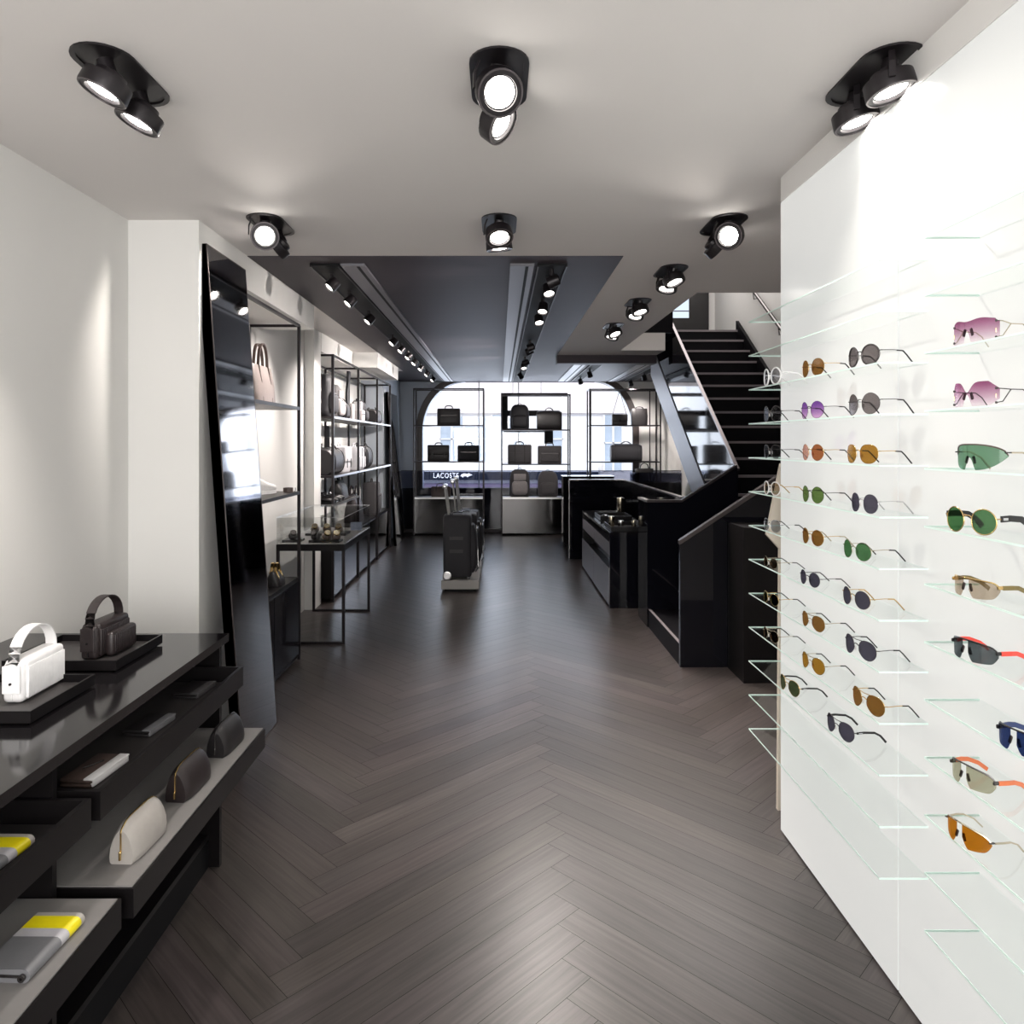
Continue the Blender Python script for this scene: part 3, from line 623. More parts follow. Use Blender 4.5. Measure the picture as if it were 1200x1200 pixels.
# shield and wrap models of the near bay
def wrapg(label, y, k, lens, top, bot, hw=.068, curve=8.0, frame='gunmetal', tmat='blackplas', tw=.008, browm=None, split=False, rz=-78, fork=False, pads='pad', tl=.118, topz=.020, x=.988, z0=None):
    t = thing('sunglasses', label, 'sunglasses', (x, y, SZ[k]), R(rz), 'sunglasses on the glass shelves'); n = 36; t.scale = (.88, .95, 1.13)
    cv = lambda X: curve*X*X
    if split:
        top0, bot0 = top, bot; rnd = lambda u: max(0, (abs(u)-.80)/.20)**2
        top = lambda u: top0(u)-.007*rnd(u)
        bot = lambda u: bot0(u)+.012*rnd(u)
    pieces = [(-hw, hw)] if not split else [(-hw, -split), (split, hw)]
    for xa, xb in pieces:
        rings = []
        for i in range(n+1):
            X = xa+(xb-xa)*i/n; u = X/hw; zt, zb = top(u), bot(u)
            if zt-zb < .0015: zt = zb+.0015
            rings.append([Vector((X, cv(X), zb)), Vector((X, cv(X), (zb+zt)/2)), Vector((X, cv(X), zt)), Vector((X, cv(X)+.0016, zt)), Vector((X, cv(X)+.0016, (zb+zt)/2)), Vector((X, cv(X)+.0016, zb))])
        MB().loft(rings, 'L'+lens).build('lens', t, smooth=True, angle=50)
    if browm:
        pts = [Vector((hw*u, cv(hw*u)+.0008, top(u)+.0008)) for u in [-1+2*i/30 for i in range(31)]]
        MB().tube(pts, .0016, browm, seg=6).build('brow_bar', t, smooth=True)
    for s_ in (-1, 1):
        p = MB(); p.rbox(-.0035, .0035, -.002, .002, -.0075, .0075, .002, pads, 3, Matrix.Translation((s_*.0105, .004, .020)) @ Matrix.Rotation(s_*R(-22), 4, 'Y')); p.build('nose_pad', t, smooth=True)
        X = s_*hw; Y0 = cv(hw); zh = (top(.97)+max(bot(.97), 0))/2+.005 if not fork else .030
        if fork:
            q = MB(); q.tube([(X*.93, cv(hw*.93), top(.9)-.005), (X*1.02, Y0+.008, top(.9)-.006), (X*1.04, Y0+.028, zh)], .0011, tmat, seg=6); q.tube([(X*.93, cv(hw*.93), .006), (X*1.02, Y0+.008, .008), (X*1.04, Y0+.028, zh)], .0011, tmat, seg=6)
            q.tube([(X*1.04, Y0+.028, zh), (X*1.02, tl*.72, zh), (X, tl*.86, zh*.7), (X*.97, tl, .002)], .0011, tmat, seg=6); q.build('temple', t)
            d = MB()
            for zz in (top(.9)-.005, .006): d.lathe((X*.93, cv(hw*.93)+.0004, zz), (0, -1, 0), [(-.001, .0022), (.0018, .0022), (.002, .0001)], 'gunmetal', seg=10)
            d.rbox(X*.93-.0009, X*.93+.0009, cv(hw*.93)-.0012, cv(hw*.93), .014, .022, .0005, 'gold', 1); d.build('rivet', t)
        else:
            h = MB(); h.rbox(min(X*.95, X+s_*.003), max(X*.95, X+s_*.003), Y0-.006, Y0+.008, zh-tw*.42, zh+tw*.42, .002, frame, 2); hh = h.build('hinge', t)
            q = MB(); q.tube([(X+s_*.002, Y0+.006, zh), (X+s_*.005, Y0+.03, zh), (X+s_*.003, tl*.62, zh-.001), (X-s_*.002, tl*.82, zh*.66), (X-s_*.006, tl, tw*.4)], 0, tmat, flat=(.003, tw)); q.build('temple', t)
    return t
def nose(u, w_=.16, h=.024): return h*max(0, 1-(abs(u)/w_)**2) if abs(u) < w_ else 0
Y2 = lambda px: 1.012*850/(px-585)
wrapg('rimless rose-tinted square shield sunglasses with forked temples', Y2(1146)+.0, 2, 'rose', lambda u: .044-.004*math.cos(u*3.0)**2-.004*(abs(u) > .93), lambda u: .001+nose(u, .17, .022), .064, 6.0, tmat='champagne', fork=True)
wrapg('rimless rose-tinted butterfly shield sunglasses', Y2(1146), 3, 'rose', lambda u: .046-.020*math.exp(-(u/.22)**2)-.014*max(0, abs(u)-.72)**1/.28, lambda u: .001+nose(u, .20, .022)+.012*max(0, abs(u)-.75)/.25, .064, 6.0, tmat='gunmetal', fork=True)
wrapg('big green one-piece shield sunglasses with tortoise brow', Y2(1149), 4, 'sage', lambda u: .028+.020*math.sqrt(max(0, 1-abs(u)**2.6)), lambda u: .001+nose(u, .20, .024)+.026*abs(u)**3.2, .070, 7.0, tmat='champagne', tw=.003, browm='brown_leather')
glasses('round green sunglasses with copper bridge and wide dark temples', Y2(1143), 5, 'emerald', 'round', .0245, .0265, 'gold', 'blackplas', .0014, temple=.013, tmat='blackplas', rz=-74, gap=.009, x=.995, tl=.110)
hs = lambda s_, h, drop: (lambda u: (h-drop*abs(u)**2))
wrapg('tan-lens wraparound sunglasses with olive temples', Y2(1145), 6, 'tan', hs(1, .036, .004), lambda u: .001+.018*max(0, (.30-abs(u))/.20)**1.5+.006*abs(u)**4, .064, 7.0, frame='gold', tmat='olive', tw=.008, browm='gold', split=.008)
wrapg('dark grey sport sunglasses with bright red temples', Y2(1144), 7, 'smoke2', hs(1, .039, .008), lambda u: .001+.020*max(0, (.30-abs(u))/.20)**1.5+.004*abs(u)**4, .063, 7.0, frame='blackplas', tmat='red', tw=.008, browm='blackplas', split=.008)
wrapg('blue-lens sunglasses cut off at the right frame edge', .835*1.67, 8, 'blue', hs(1, .040, .006), lambda u: .001+.018*max(0, (.30-abs(u))/.20)**1.5, .064, 7.0, frame='blackplas', tmat='blueplas', tw=.009, browm='blackplas', split=.008)
wrapg('half-rim beige-lens sunglasses with orange temples', Y2(1142), 9, 'beige', hs(1, .042, .010), lambda u: .001+.020*max(0, (.30-abs(u))/.20)**1.5+.003*abs(u)**4, .062, 7.0, frame='gunmetal', tmat='orange', tw=.008, browm='gunmetal', split=.008)
wrapg('large orange-lens aviator-shaped sunglasses with pale gold temples, lowest pair', Y2(1137), 10, 'orange', hs(1, .044, .012), lambda u: .001+.022*max(0, (.34-abs(u))/.24)**1.3+.010*abs(u)**3, .064, 6.5, frame='gunmetal', tmat='champagne', tw=.0028, browm='champagne', split=.008)

# ---------------------------------------------------------------- bag and goods builders (front faces local -Y, base at z=0)
RZ = R(90)       # faces the aisle from the left racks
def briefcase(name, label, cat, loc, rz, w_, d, h, leather, style='zip', grp=None, slump=0):
    t = thing(name, label, cat, loc, rz, grp)
    b = MB(); rings = []
    for u, k in ((0, .90), (.04, .97), (.3, 1.0), (.7, .99), (.93, .95), (.985, .88), (1, .74)): rings.append(se(0, 0, h*u, w_/2*(.95+.05*k if u < .5 else .97+.03*k) if u < .98 else w_/2*.95, d/2*k, 7, 28))
    b.loft(rings, leather); b.build('body', t, smooth=True, angle=50)
    if style == 'flap':
        f = MB(); f.rbox(-w_/2*.99, w_/2*.99, -d/2-.012, d/2*.9, h*.40, h+.012, .02, leather, 3); f.build('flap', t, smooth=True)
        for s_ in (-1, 1):
            MB().rbox(s_*w_*.27-.014, s_*w_*.27+.014, -d/2-.017, -d/2-.010, h*.18, h*.55, .003, 'black_leather', 2).build('strap', t)
    elif style == 'pocket':
        MB().rbox(-w_*.38, w_*.38, -d/2-.018, -d/2+.01, h*.10, h*.62, .012, leather, 3).build('pocket', t, smooth=True)
        MB().box(-w_*.34, w_*.34, -d/2-.0195, -d/2-.0182, h*.56, h*.58, 'gunmetal').build('zipper', t)
    elif style == 'belts':
        MB().rbox(-w_*.45, w_*.45, -d/2-.014, -d/2+.01, h*.08, h*.58, .01, leather, 3).build('pocket', t, smooth=True)
        for s_ in (-1, 1): MB().rbox(s_*w_*.2-.012, s_*w_*.2+.012, -d/2-.018, -d/2-.012, h*.05, h*.98, .002, 'black_leather', 2).build('belt', t)
    if style != 'plain':
        hp = [(-w_*.16, 0, h*.96), (-w_*.15, 0, h+.030)]+[(w_*.13*math.cos(PI-PI*i/8), 0, h+.032+.016*math.sin(PI*i/8)) for i in range(9)]+[(w_*.15, 0, h+.030), (w_*.16, 0, h*.96)]
        MB().tube(hp, .009, leather, seg=8).build('handle', t, smooth=True)
        MB().tube([(-w_*.40, -.002, h*.965), (w_*.40, -.002, h*.965)], .004, 'gunmetal', seg=6).build('zipper', t)
    return t
def backpack(label, loc, rz, w_, d, h, leather, panel=None, straps=True, grp='backpacks on the racks'):
    t = thing('backpack', label, 'backpack', loc, rz, grp)
    rings = []
    for u in [i/14 for i in range(15)]:
        k = 1 if u < .62 else math.sqrt(max(.02, 1-((u-.62)/.40)**2.2)); kb = .86+.14*min(1, u/.08)
        rings.append(se(0, 0, h*u, w_/2*kb*(.30+.70*k), d/2*kb*(.35+.65*k), 4, 28))
    MB().loft(rings, leather).build('body', t, smooth=True, angle=60)
    pr = []
    for u in [i/8 for i in range(9)]:
        k = math.sqrt(max(.05, 1-(abs(2*u-1))**3.5)); pr.append(se(0, -d/2-.0, h*(.08+.50*u), w_*.40*(.6+.4*k), .035*k+.006, 4, 24))
    MB().loft(pr, panel or leather).build('front_pocket', t, smooth=True, angle=60)
    if panel: MB().rbox(-w_*.30, w_*.30, -d/2-.012, -d/2+.03, h*.60, h*.84, .01, panel, 3).build('upper_panel', t, smooth=True)
    MB().tube([(-w_*.30, -d/2-.034, h*.52), (w_*.30, -d/2-.034, h*.52)], .0035, 'gunmetal', seg=6).build('zipper', t)
    MB().tube([(-.03, d*.12, h*.985)]+[(.032*math.cos(PI-PI*i/6), d*.12, h*1.0+.022*math.sin(PI*i/6)) for i in range(7)]+[(.03, d*.12, h*.985)], .006, leather, seg=6).build('top_loop', t, smooth=True)
    if straps:
        for s_ in (-1, 1):
            MB().tube([(s_*w_*.2, d*.35, h*.9), (s_*w_*.24, d/2+.03, h*.84), (s_*w_*.27, d/2+.055, h*.6), (s_*w_*.27, d/2+.055, h*.35), (s_*w_*.28, d/2+.02, h*.12), (s_*w_*.28, d*.38, h*.07)], 0, leather, flat=(.055, .012), up=(0, 1, .01)).build('strap', t, smooth=True)
    return t
def duffel(label, loc, rz, L_, d, h, leather, grp=None, trim='black_leather', name='duffel_bag', cat='bag'):
    t = thing(name, label, cat, loc, rz, grp); rings = []
    for i in range(13):
        x = -L_/2+L_*i/12; e = 1-abs(2*i/12-1)**7*.14; ring = []
        for j in range(22):
            a = 2*PI*j/22; c, s_ = math.cos(a), math.sin(a)
            yy = d/2*math.copysign(abs(c)**.72, c)*e; zz = h/2+h/2*math.copysign(abs(s_)**(.62 if s_ < 0 else .9), s_)*(e if s_ > 0 else 1)
            ring.append(Vector((x, yy, zz)))
        rings.append(ring)
    MB().loft(rings, leather).build('body', t, smooth=True, angle=60)
    for s_ in (-1, 1):
        pr = []
        for j in range(22):
            a = 2*PI*j/22; c, q = math.cos(a), math.sin(a); pr.append(Vector((s_*L_*.40, (d/2+.002)*math.copysign(abs(c)**.72, c), h/2+(h/2+.002)*math.copysign(abs(q)**(.62 if q < 0 else .9), q)+(.002 if q < 0 else 0))))
        MB().tube(pr, .004, trim, seg=6, closed=True, up=(1, 0, 0)).build('piping', t, smooth=True)
        MB().tube([(-L_*.17, s_*d*.32, h*.86), (-L_*.14, s_*d*.26, h*1.05), (-L_*.05, s_*d*.2, h*1.14), (L_*.05, s_*d*.2, h*1.14), (L_*.14, s_*d*.26, h*1.05), (L_*.17, s_*d*.32, h*.86)], .007, trim, seg=6).build('handle', t, smooth=True)
    MB().tube([(-L_*.42, 0, h*1.0), (L_*.42, 0, h*1.0)], .004, 'gunmetal', seg=6).build('zipper', t)
    return t
def tote(label, loc, rz, w_, d, h, leather, hh=.16, trim=None, grp=None, straps=2, name='tote_bag'):
    t = thing(name, label, 'bag', loc, rz, grp); trim = trim or leather
    rings = [se(0, 0, 0, w_/2*.93, d/2, 6, 24), se(0, 0, .01, w_/2*.96, d/2, 6, 24), se(0, 0, h*.5, w_/2, d/2*.85, 5, 24), se(0, 0, h*.97, w_/2*.97, d/2*.35, 4, 24), se(0, 0, h, w_/2*.95, d/2*.28, 4, 24)]
    MB().loft(rings, leather).build('body', t, smooth=True, angle=50)
    for s_ in ((-1, 1) if straps == 2 else (1,)):
        y = s_*d*.14; pts = [(-w_*.24, y*1.6, h*.80), (-w_*.235, y, h*1.0)]+[(w_*.22*math.cos(PI-PI*i/10), y, h+hh*math.sin(PI*i/10)**.8*.98) for i in range(1, 10)]+[(w_*.235, y, h), (w_*.24, y*1.6, h*.80)]
        MB().tube(pts, 0, trim, flat=(.010, .018), up=(0, 1, 0)).build('handle', t, smooth=True)
    for s_ in (-1, 1): MB().tube([(s_*w_*.24, -d*.47, h*.06), (s_*w_*.24, -d*.36, h*.6), (s_*w_*.24, -d*.17, h*.98)], 0, trim, flat=(.012, .006), up=(0, 1, 0)).build('seam_strip', t)
    return t

# ---------------------------------------------------------------- wall racks on the left
def post(mb, x, y, z0, z1, s_=.011, m='steelblk'): mb.box(x-s_, x+s_, y-s_, y+s_, z0, z1, m)
def rack_bars(mb, x0, x1, y0, y1, z, s_=.009):
    for y in (y0, y1): mb.box(x0, x1, y-s_, y+s_, z-s_, z+s_, 'steelblk')
    for x in (x0, x1): mb.box(x-s_, x+s_, y0, y1, z-s_, z+s_, 'steelblk')
# niche rack
nr = thing('display_rack', 'tall thin black metal rack in the wall niche behind the leaning mirror', 'rack', (-1.6, 4.7, 0))
def nb(): return MB()
NX0, NX1, NY0, NY1 = -.185, .17, -.62, .48
f = MB()
for x in (NX0, NX1):
    for y in (NY0, NY1): post(f, x, y, 0, 2.38, .010)
rack_bars(f, NX0, NX1, NY0, NY1, 2.38); f.build('frame', nr)
for z in (1.80, 1.20): MB().box(NX0+.011, NX1-.009, NY0+.01, NY1-.01, z-.022, z, 'steelblk').box(NX1-.009, NX1+.010, NY0+.011, NY1-.011, z-.022, z, 'steelblk').build('shelf', nr)
bx = MB(); bx.box(NX0+.012, NX1-.001, NY0+.012, NY1-.012, .02, .59, 'blacksat'); bx.build('bench_box', nr)
MB().box(NX1, NX1+.006, -.1, NY1-.03, .05, .56, 'blackglass').box(NX1, NX1+.006, NY0+.03, -.11, .05, .56, 'blackglass').build('door', nr)
tote('taupe tote bag with dark-piped handles on the upper niche shelf', (-1.60, 4.86, 1.80), RZ, .40, .11, .26, 'taupe_leather', .15, 'brown_leather')
def sneaker(label, loc, rz):
    t = thing('sneaker', label, 'shoe', loc, rz); rings = []; L_ = .28
    prof = [(0, .030, .045), (.03, .037, .085), (.09, .036, .095), (.13, .036, .088), (.17, .040, .066), (.21, .044, .052), (.25, .040, .044), (.275, .022, .030)]
    for y, hw, h in prof: rings.append([Vector((hw*math.cos(2*PI*i/16), -y+.14, .018+max(0, h*(.5+.5*math.sin(2*PI*i/16))))) for i in range(16)])
    MB().loft(rings, 'white_leather').build('upper', t, smooth=True, angle=70)
    sole = [(.045*math.sin(PI*min(1, max(0, u)))**.35*(1.05 if u > .5 else .9), u) for u in [.02+.96*i/10 for i in range(11)]]
    pts = [(hw, .145-u*.29) for hw, u in sole]+[(-hw, .145-u*.29) for hw, u in sole[::-1]]
    MB().prism(pts, 'z', 0, .022, 'whiteplas').build('sole', t)
    for k in range(4): MB().tube([(-.024, .02-.022*k, .098-.011*k), (0, .018-.022*k, .106-.012*k), (.024, .02-.022*k, .098-.011*k)], .003, 'whiteplas', seg=6).build('lace', t)
    MB().tube([(0.036*math.cos(a), .095+.036*math.sin(a)*1.05, .108) for a in [2*PI*i/14 for i in range(14)]], .006, 'light_grey_leather', seg=6, closed=True).build('collar', t, smooth=True)
sneaker('white leather sneaker on the lower niche shelf', (-1.60, 4.88, 1.20), R(160))
wt = thing('belt_buckle', 'small rolled dark belt beside the white sneaker', 'belt', (-1.47, 5.06, 1.20), R(30))
sp = [((.012+.0022*i/3)*math.cos(i*.7), (.012+.0022*i/3)*math.sin(i*.7), .017) for i in range(34)]
MB().tube(sp, 0, 'brown_leather', flat=(.0022, .030)).build('strap', wt); MB().rbox(.040, .050, -.018, .018, .002, .032, .003, 'silver', 2).build('buckle', wt)
hb = tote('small black bag with golden metal ring handle on the low niche bench', (-1.50, 4.86, .59), RZ, .16, .10, .10, 'black_leather', .05, 'gold', name='handbag')
# handles raised
# main racks: bays along the wall
XF, XB = -.185+0, -.38
def bay_rack(ys):
    t = thing('display_rack', 'long open black steel rack of shelves along the left wall, full of bags', 'rack', (-1.80, ys[0], 0)); x0, x1 = -.185, .19
    f = MB()
    for y in ys:
        for x in (x0, x1): post(f, x, y-ys[0], .0, 2.40, .012)
        f.box(x0, x1, y-ys[0]-.009, y-ys[0]+.009, 2.38, 2.40, 'steelblk')
    for x in (x0, x1): f.box(x-.009, x+.009, 0, ys[-1]-ys[0], 2.38, 2.40, 'steelblk')
    f.build('frame', t)
    for i in range(len(ys)-1):
        a, b_ = ys[i]-ys[0]+.013, ys[i+1]-ys[0]-.013
        for z in ((1.80, 1.22, .94) if i == 0 else (1.80, 1.22)):
            s_ = MB(); s_.box(x0+.013, x1-.008, a, b_, z-.018, z, 'steelblk').box(x1-.008, x1+.012, a, b_, z-.020, z+.001, 'steel'); s_.build('shelf', t)
        MB().box(x0+.013, x1-.013, a, b_, .03, .58, 'blacksat').build('bench_box', t)
        MB().box(x1-.0125, x1-.004, a+.004, b_-.004, .05, .55, 'bronze').build('mirror_front', t)
bay_rack((7.02, 8.29, 9.57, 10.70))
X1 = -1.80
backpack('large black backpack with loose shoulder strap, top shelf nearest in the left rack', (X1+.03, 7.28, 1.80), RZ, .33, .20, .43, 'black_nylon')
backpack('dark grey backpack on the top rack shelf, beside the big black one', (X1+.02, 7.75, 1.80), RZ, .30, .17, .36, 'charcoal_fabric', 'grey_fabric', straps=False)
duffel('small black glossy bag on the top rack shelf, before the hanging cloth', (X1+.02, 8.10, 1.80), RZ, .24, .20, .20, 'black_leather', grp='small bags on the top rack shelf')
def hang_bag(label, x, y, z, w_, h, d, strap, leather, grp=None):
    t = thing('shoulder_bag', label, 'bag', (x, y, z), RZ, grp)
    MB().rbox(-w_/2, w_/2, -d/2, d/2, 0, h, .015, leather, 3).build('body', t, smooth=True)
    MB().rbox(-w_/2-.002, w_/2+.002, -d/2-.006, d/2, h*.35, h+.004, .012, leather, 3).build('flap', t, smooth=True)
    MB().tube([(-w_/2+.005, 0, h*.8), (-w_/2*.9, 0, h), (-.012, 0, h+strap*.96), (0, 0, h+strap), (.012, 0, h+strap*.96), (w_/2*.9, 0, h), (w_/2-.005, 0, h*.8)], 0, leather, flat=(.006, .028), up=(0, 1, 0)).build('strap', t)
    MB().box(-.01, .01, -d/2-.0075, -d/2-.0062, h*.38, h*.46, 'gunmetal').build('clasp', t)
    return t
def scarf(label, x, y, z0, z1, wd):
    t = thing('hanging_strap', label, 'strap', (x, y, z0), RZ)
    b = MB(); rings = []
    for i in range(9):
        u = i/8; ww = wd/2*(1-.25*math.sin(u*PI)); rings.append([Vector((a*ww, .012*b_+.01*math.sin(u*5), u*(z1-z0))) for a, b_ in ((-1, -1), (-.3, -1.6), (.3, -.8), (1, -1), (1, 1), (-1, 1))])
    b.loft(rings, 'black_nylon').build('cloth', t, smooth=True); MB().tube([(-.012, 0, z1-z0), (0, 0, z1-z0+.012), (.012, 0, z1-z0)], .003, 'steel', seg=6).build('hook', t)
scarf('long black strap hanging from the rack top into the upper shelf', X1+.05, 8.42-.13+.10, 1.95, 2.366, .12)
briefcase('document_case', 'upright pale grey case on the top rack shelf', 'case', (X1+.06, 8.10+.36, 1.80), RZ, .14, .09, .20, 'grey_fabric', 'plain')
def bottle(label, loc):
    t = thing('camera_case', label, 'case', loc, RZ, 'pale cases in the middle bay')
    MB().rbox(-.10, .10, -.07, .07, 0, .15, .02, 'grey_fabric', 3).build('body', t, smooth=True)
    MB().rbox(-.04, .04, -.05, .05, .149, .25, .012, 'light_grey_leather', 3).build('lid', t, smooth=True)
    MB().box(-.10, .10, -.0712, -.0702, .09, .10, 'blackplas').build('zipper', t)
bottle('two-step pale grey case on the top shelf of the middle bay', (X1+.05, 9.0, 1.80))
backpack('black bag with round top behind the pale case, middle bay', (X1+.0, 9.27, 1.80), RZ, .20, .18, .28, 'black_nylon', straps=False)
duffel('black barrel bag on the top shelf of the farthest bay', (X1+.03, 10.1, 1.80), RZ, .42, .22, .20, 'black_leather', grp='black barrel bags in the left rack')
duffel('large glossy black barrel bag on the second rack shelf, nearest', (X1+.04, 7.40, 1.221), RZ, .50, .27, .27, 'black_leather', grp='black barrel bags in the left rack')
briefcase('messenger_bag', 'black bag with a pale grey flap on the second rack shelf', 'bag', (X1+.04, 8.05-.08, 1.221), RZ, .34, .20, .27, 'light_grey_leather', 'flap', 'messenger bags on the second rack shelf')
hang_bag('black shoulder bag with an upright strap between the first two rack bags', X1-.02, 7.62+.08, 1.221, .10, .16, .06, .34, 'black_nylon')
briefcase('messenger_bag', 'pale grey rounded bag on the second shelf of the middle bay', 'bag', (X1+.04, 8.78, 1.221), RZ, .38, .20, .27, 'light_grey_leather', 'belts', 'messenger bags on the second rack shelf')
duffel('black rounded bag behind the pale grey one, second shelf of the middle bay', (X1+.03, 9.28, 1.221), RZ, .38, .25, .28, 'black_leather', grp='black barrel bags in the left rack')
# lower shelf: shoes, belts
def loafer(label, loc, rz, m='black_leather'):
    t = thing('leather_shoe', label, 'shoe', loc, rz, 'black leather shoes on the third rack shelf'); rings = []
    for y, hw, h in [(0, .028, .04), (.03, .034, .07), (.09, .035, .072), (.15, .040, .055), (.2, .043, .045), (.25, .038, .036), (.28, .018, .022)]:
        rings.append([Vector((hw*math.cos(2*PI*i/16), -y+.14, .016+h*(.5+.5*math.sin(2*PI*i/16)))) for i in range(16)])
    MB().loft(rings, m).build('upper', t, smooth=True, angle=70)
    MB().rbox(-.04, .04, -.13, .14, 0, .017, .006, 'blackplas', 2).build('sole', t)
    MB().box(-.02, .02, .0, .012, .066, .090, 'silver').build('buckle', t)
for i, y in enumerate((7.16, 7.30, 7.46, 7.60)):
    loafer(('black leather shoe with silver buckle, %s on the third rack shelf' % ('nearest', 'second', 'third', 'farthest')[i]), (X1+.04, y, .941), R(80+i*8))
tote('dark slouchy bag on the third rack shelf', (X1+.03, 7.98, .941), RZ, .34, .18, .19, 'black_leather', .05)
tote('dark brown bag standing on the mirrored bench, middle bay', (X1+.03, 8.85, .58), RZ, .40, .20, .34, 'dark_brown_leather', .10)
briefcase('document_bag', 'tall charcoal bag on the mirrored bench, farthest', 'bag', (X1+.05, 9.95, .58), RZ, .36, .20, .42, 'charcoal_fabric', 'pocket')

# ---------------------------------------------------------------- glass display table
dt = thing('display_table', 'black metal table with a glass showcase top by the left wall', 'table', (-1.47, 6.10, 0))
tx0, tx1, ty0, ty1 = -.24, .285, -.54, .56
f = MB(); f.box(tx0, tx1, ty0, ty1, .715, .765, 'blacksat')
f.build('tabletop', dt)
for x in (tx0+.011, tx1-.011):
    for y in (ty0+.011, ty1-.011): MB().box(x-.011, x+.011, y-.011, y+.011, 0, .715, 'steelblk').build('leg', dt)
for y in (ty0+.011, ty1-.011): MB().box(tx0+.022, tx1-.022, y-.011, y+.011, .0, .018, 'steelblk').build('foot_rail', dt)
MB().box(tx0+.008, tx1-.008, ty0+.008, ty1-.008, .765, .768, 'greytop').build('liner', dt)
def gcase(par, x0, x1, y0, y1, z0, z1, m='glasspane'):
    e = .004; g = MB(); g.box(x0, x1, y0, y0+e, z0, z1-e, m).box(x0, x1, y1-e, y1, z0, z1-e, m).box(x0, x0+e, y0+e, y1-e, z0, z1-e, m).box(x1-e, x1, y0+e, y1-e, z0, z1-e, m).box(x0, x1, y0, y1, z1-e, z1, m); c = g.build('glass_case', par)
    b = MB(); q = .003
    for a, b1, c1, d1 in ((x0, x1, y0, y0+q), (x0, x1, y1-q, y1), (x0, x0+q, y0, y1), (x1-q, x1, y0, y1)): b.box(a, b1, c1, d1, z1+.0003, z1+.003, 'steel')
    for a, c1 in ((x0, y0), (x1-q, y0), (x0, y1-q), (x1-q, y1-q)): b.box(a, a+q, c1, c1+q, z0, z1-e, 'steel') if False else None
    b.build('glass_edge', c)
gcase(dt, tx0+.002, tx1-.002, ty0+.002, ty1-.002, .768, .970)
def watch(label, loc, rz, dial='champagne', strap='brown_leather'):
    t = thing('wristwatch', label, 'watch', loc, rz, 'watches in the glass case')
    MB().rbox(-.034, .034, -.028, .028, 0, .05, .018, strap, 3).build('cushion', t, smooth=True)
    band = [(0.031*math.cos(a)*0, -.034*math.cos(a), .031+.030*math.sin(a)) for a in [2*PI*i/18 for i in range(18)]]
    MB().tube([(p[0], p[1], p[2]) for p in band], 0, strap, flat=(.022, .003), up=(1, 0, 0), closed=True).build('strap', t, smooth=True)
    MB().cyl((0, -.026, .046), (0, -.038, .058), .024, 'gold' if dial == 'champagne' else 'gunmetal', seg=20).cyl((0, -.0381, .0581), (0, -.0386, .0586), .020, dial if dial == 'champagne' else 'pad', seg=20).build('dial', t, smooth=True)
def pad(label, x, y, w_, d): 
    t = thing('watch_tray', label, 'tray', (x, y, .768), 0, 'low black watch trays in the glass case'); MB().rbox(-w_/2, w_/2, -d/2, d/2, 0, .02, .003, 'blacksat', 2).build('tray_body', t); return t
pad('low black tray at the left of the glass case', -1.62, 5.66+.05, .14, .14); pad('low black tray at the right of the glass case', -1.36, 5.66+.03, .24, .13); pad('low black tray deep inside the glass case', -1.45, 6.15, .34, .2)
WL = ['dark round watch on the left tray in the glass case', 'black-dial watch at the left of the right tray', 'gold-dial brown watch in the middle of the right tray', 'gold-dial brown watch at the right end of the right tray']
for i, (x, y, dl) in enumerate(((-1.62, 5.70, 'pad'), (-1.44, 5.69, 'pad'), (-1.355, 5.69, 'champagne'), (-1.28, 5.69, 'champagne'))): watch(WL[i], (x, y, .788), R((20, -10, 30, 20)[i]), dl, 'brown_leather' if dl == 'champagne' else 'black_leather')
for i, x in enumerate((-1.56, -1.46, -1.36)): watch('brown watch on the deep tray in the glass case, %s' % ('leftmost', 'middle one', 'rightmost')[i], (x, 6.15, .788), R(10), 'champagne', 'brown_leather')
pc = thing('price_card', 'small pale blue card standing at the far end of the glass case', 'card', (-1.27, 6.45, .768), R(8))
M['paleblue'] = mat('pale_blue_card', (.30, .34, .45), .5, var=.05); MB().box(-.05, .05, -.003, .003, 0, .07, 'paleblue').box(-.05, .05, -.02, .02, 0, .003, 'paleblue').build('card', pc)

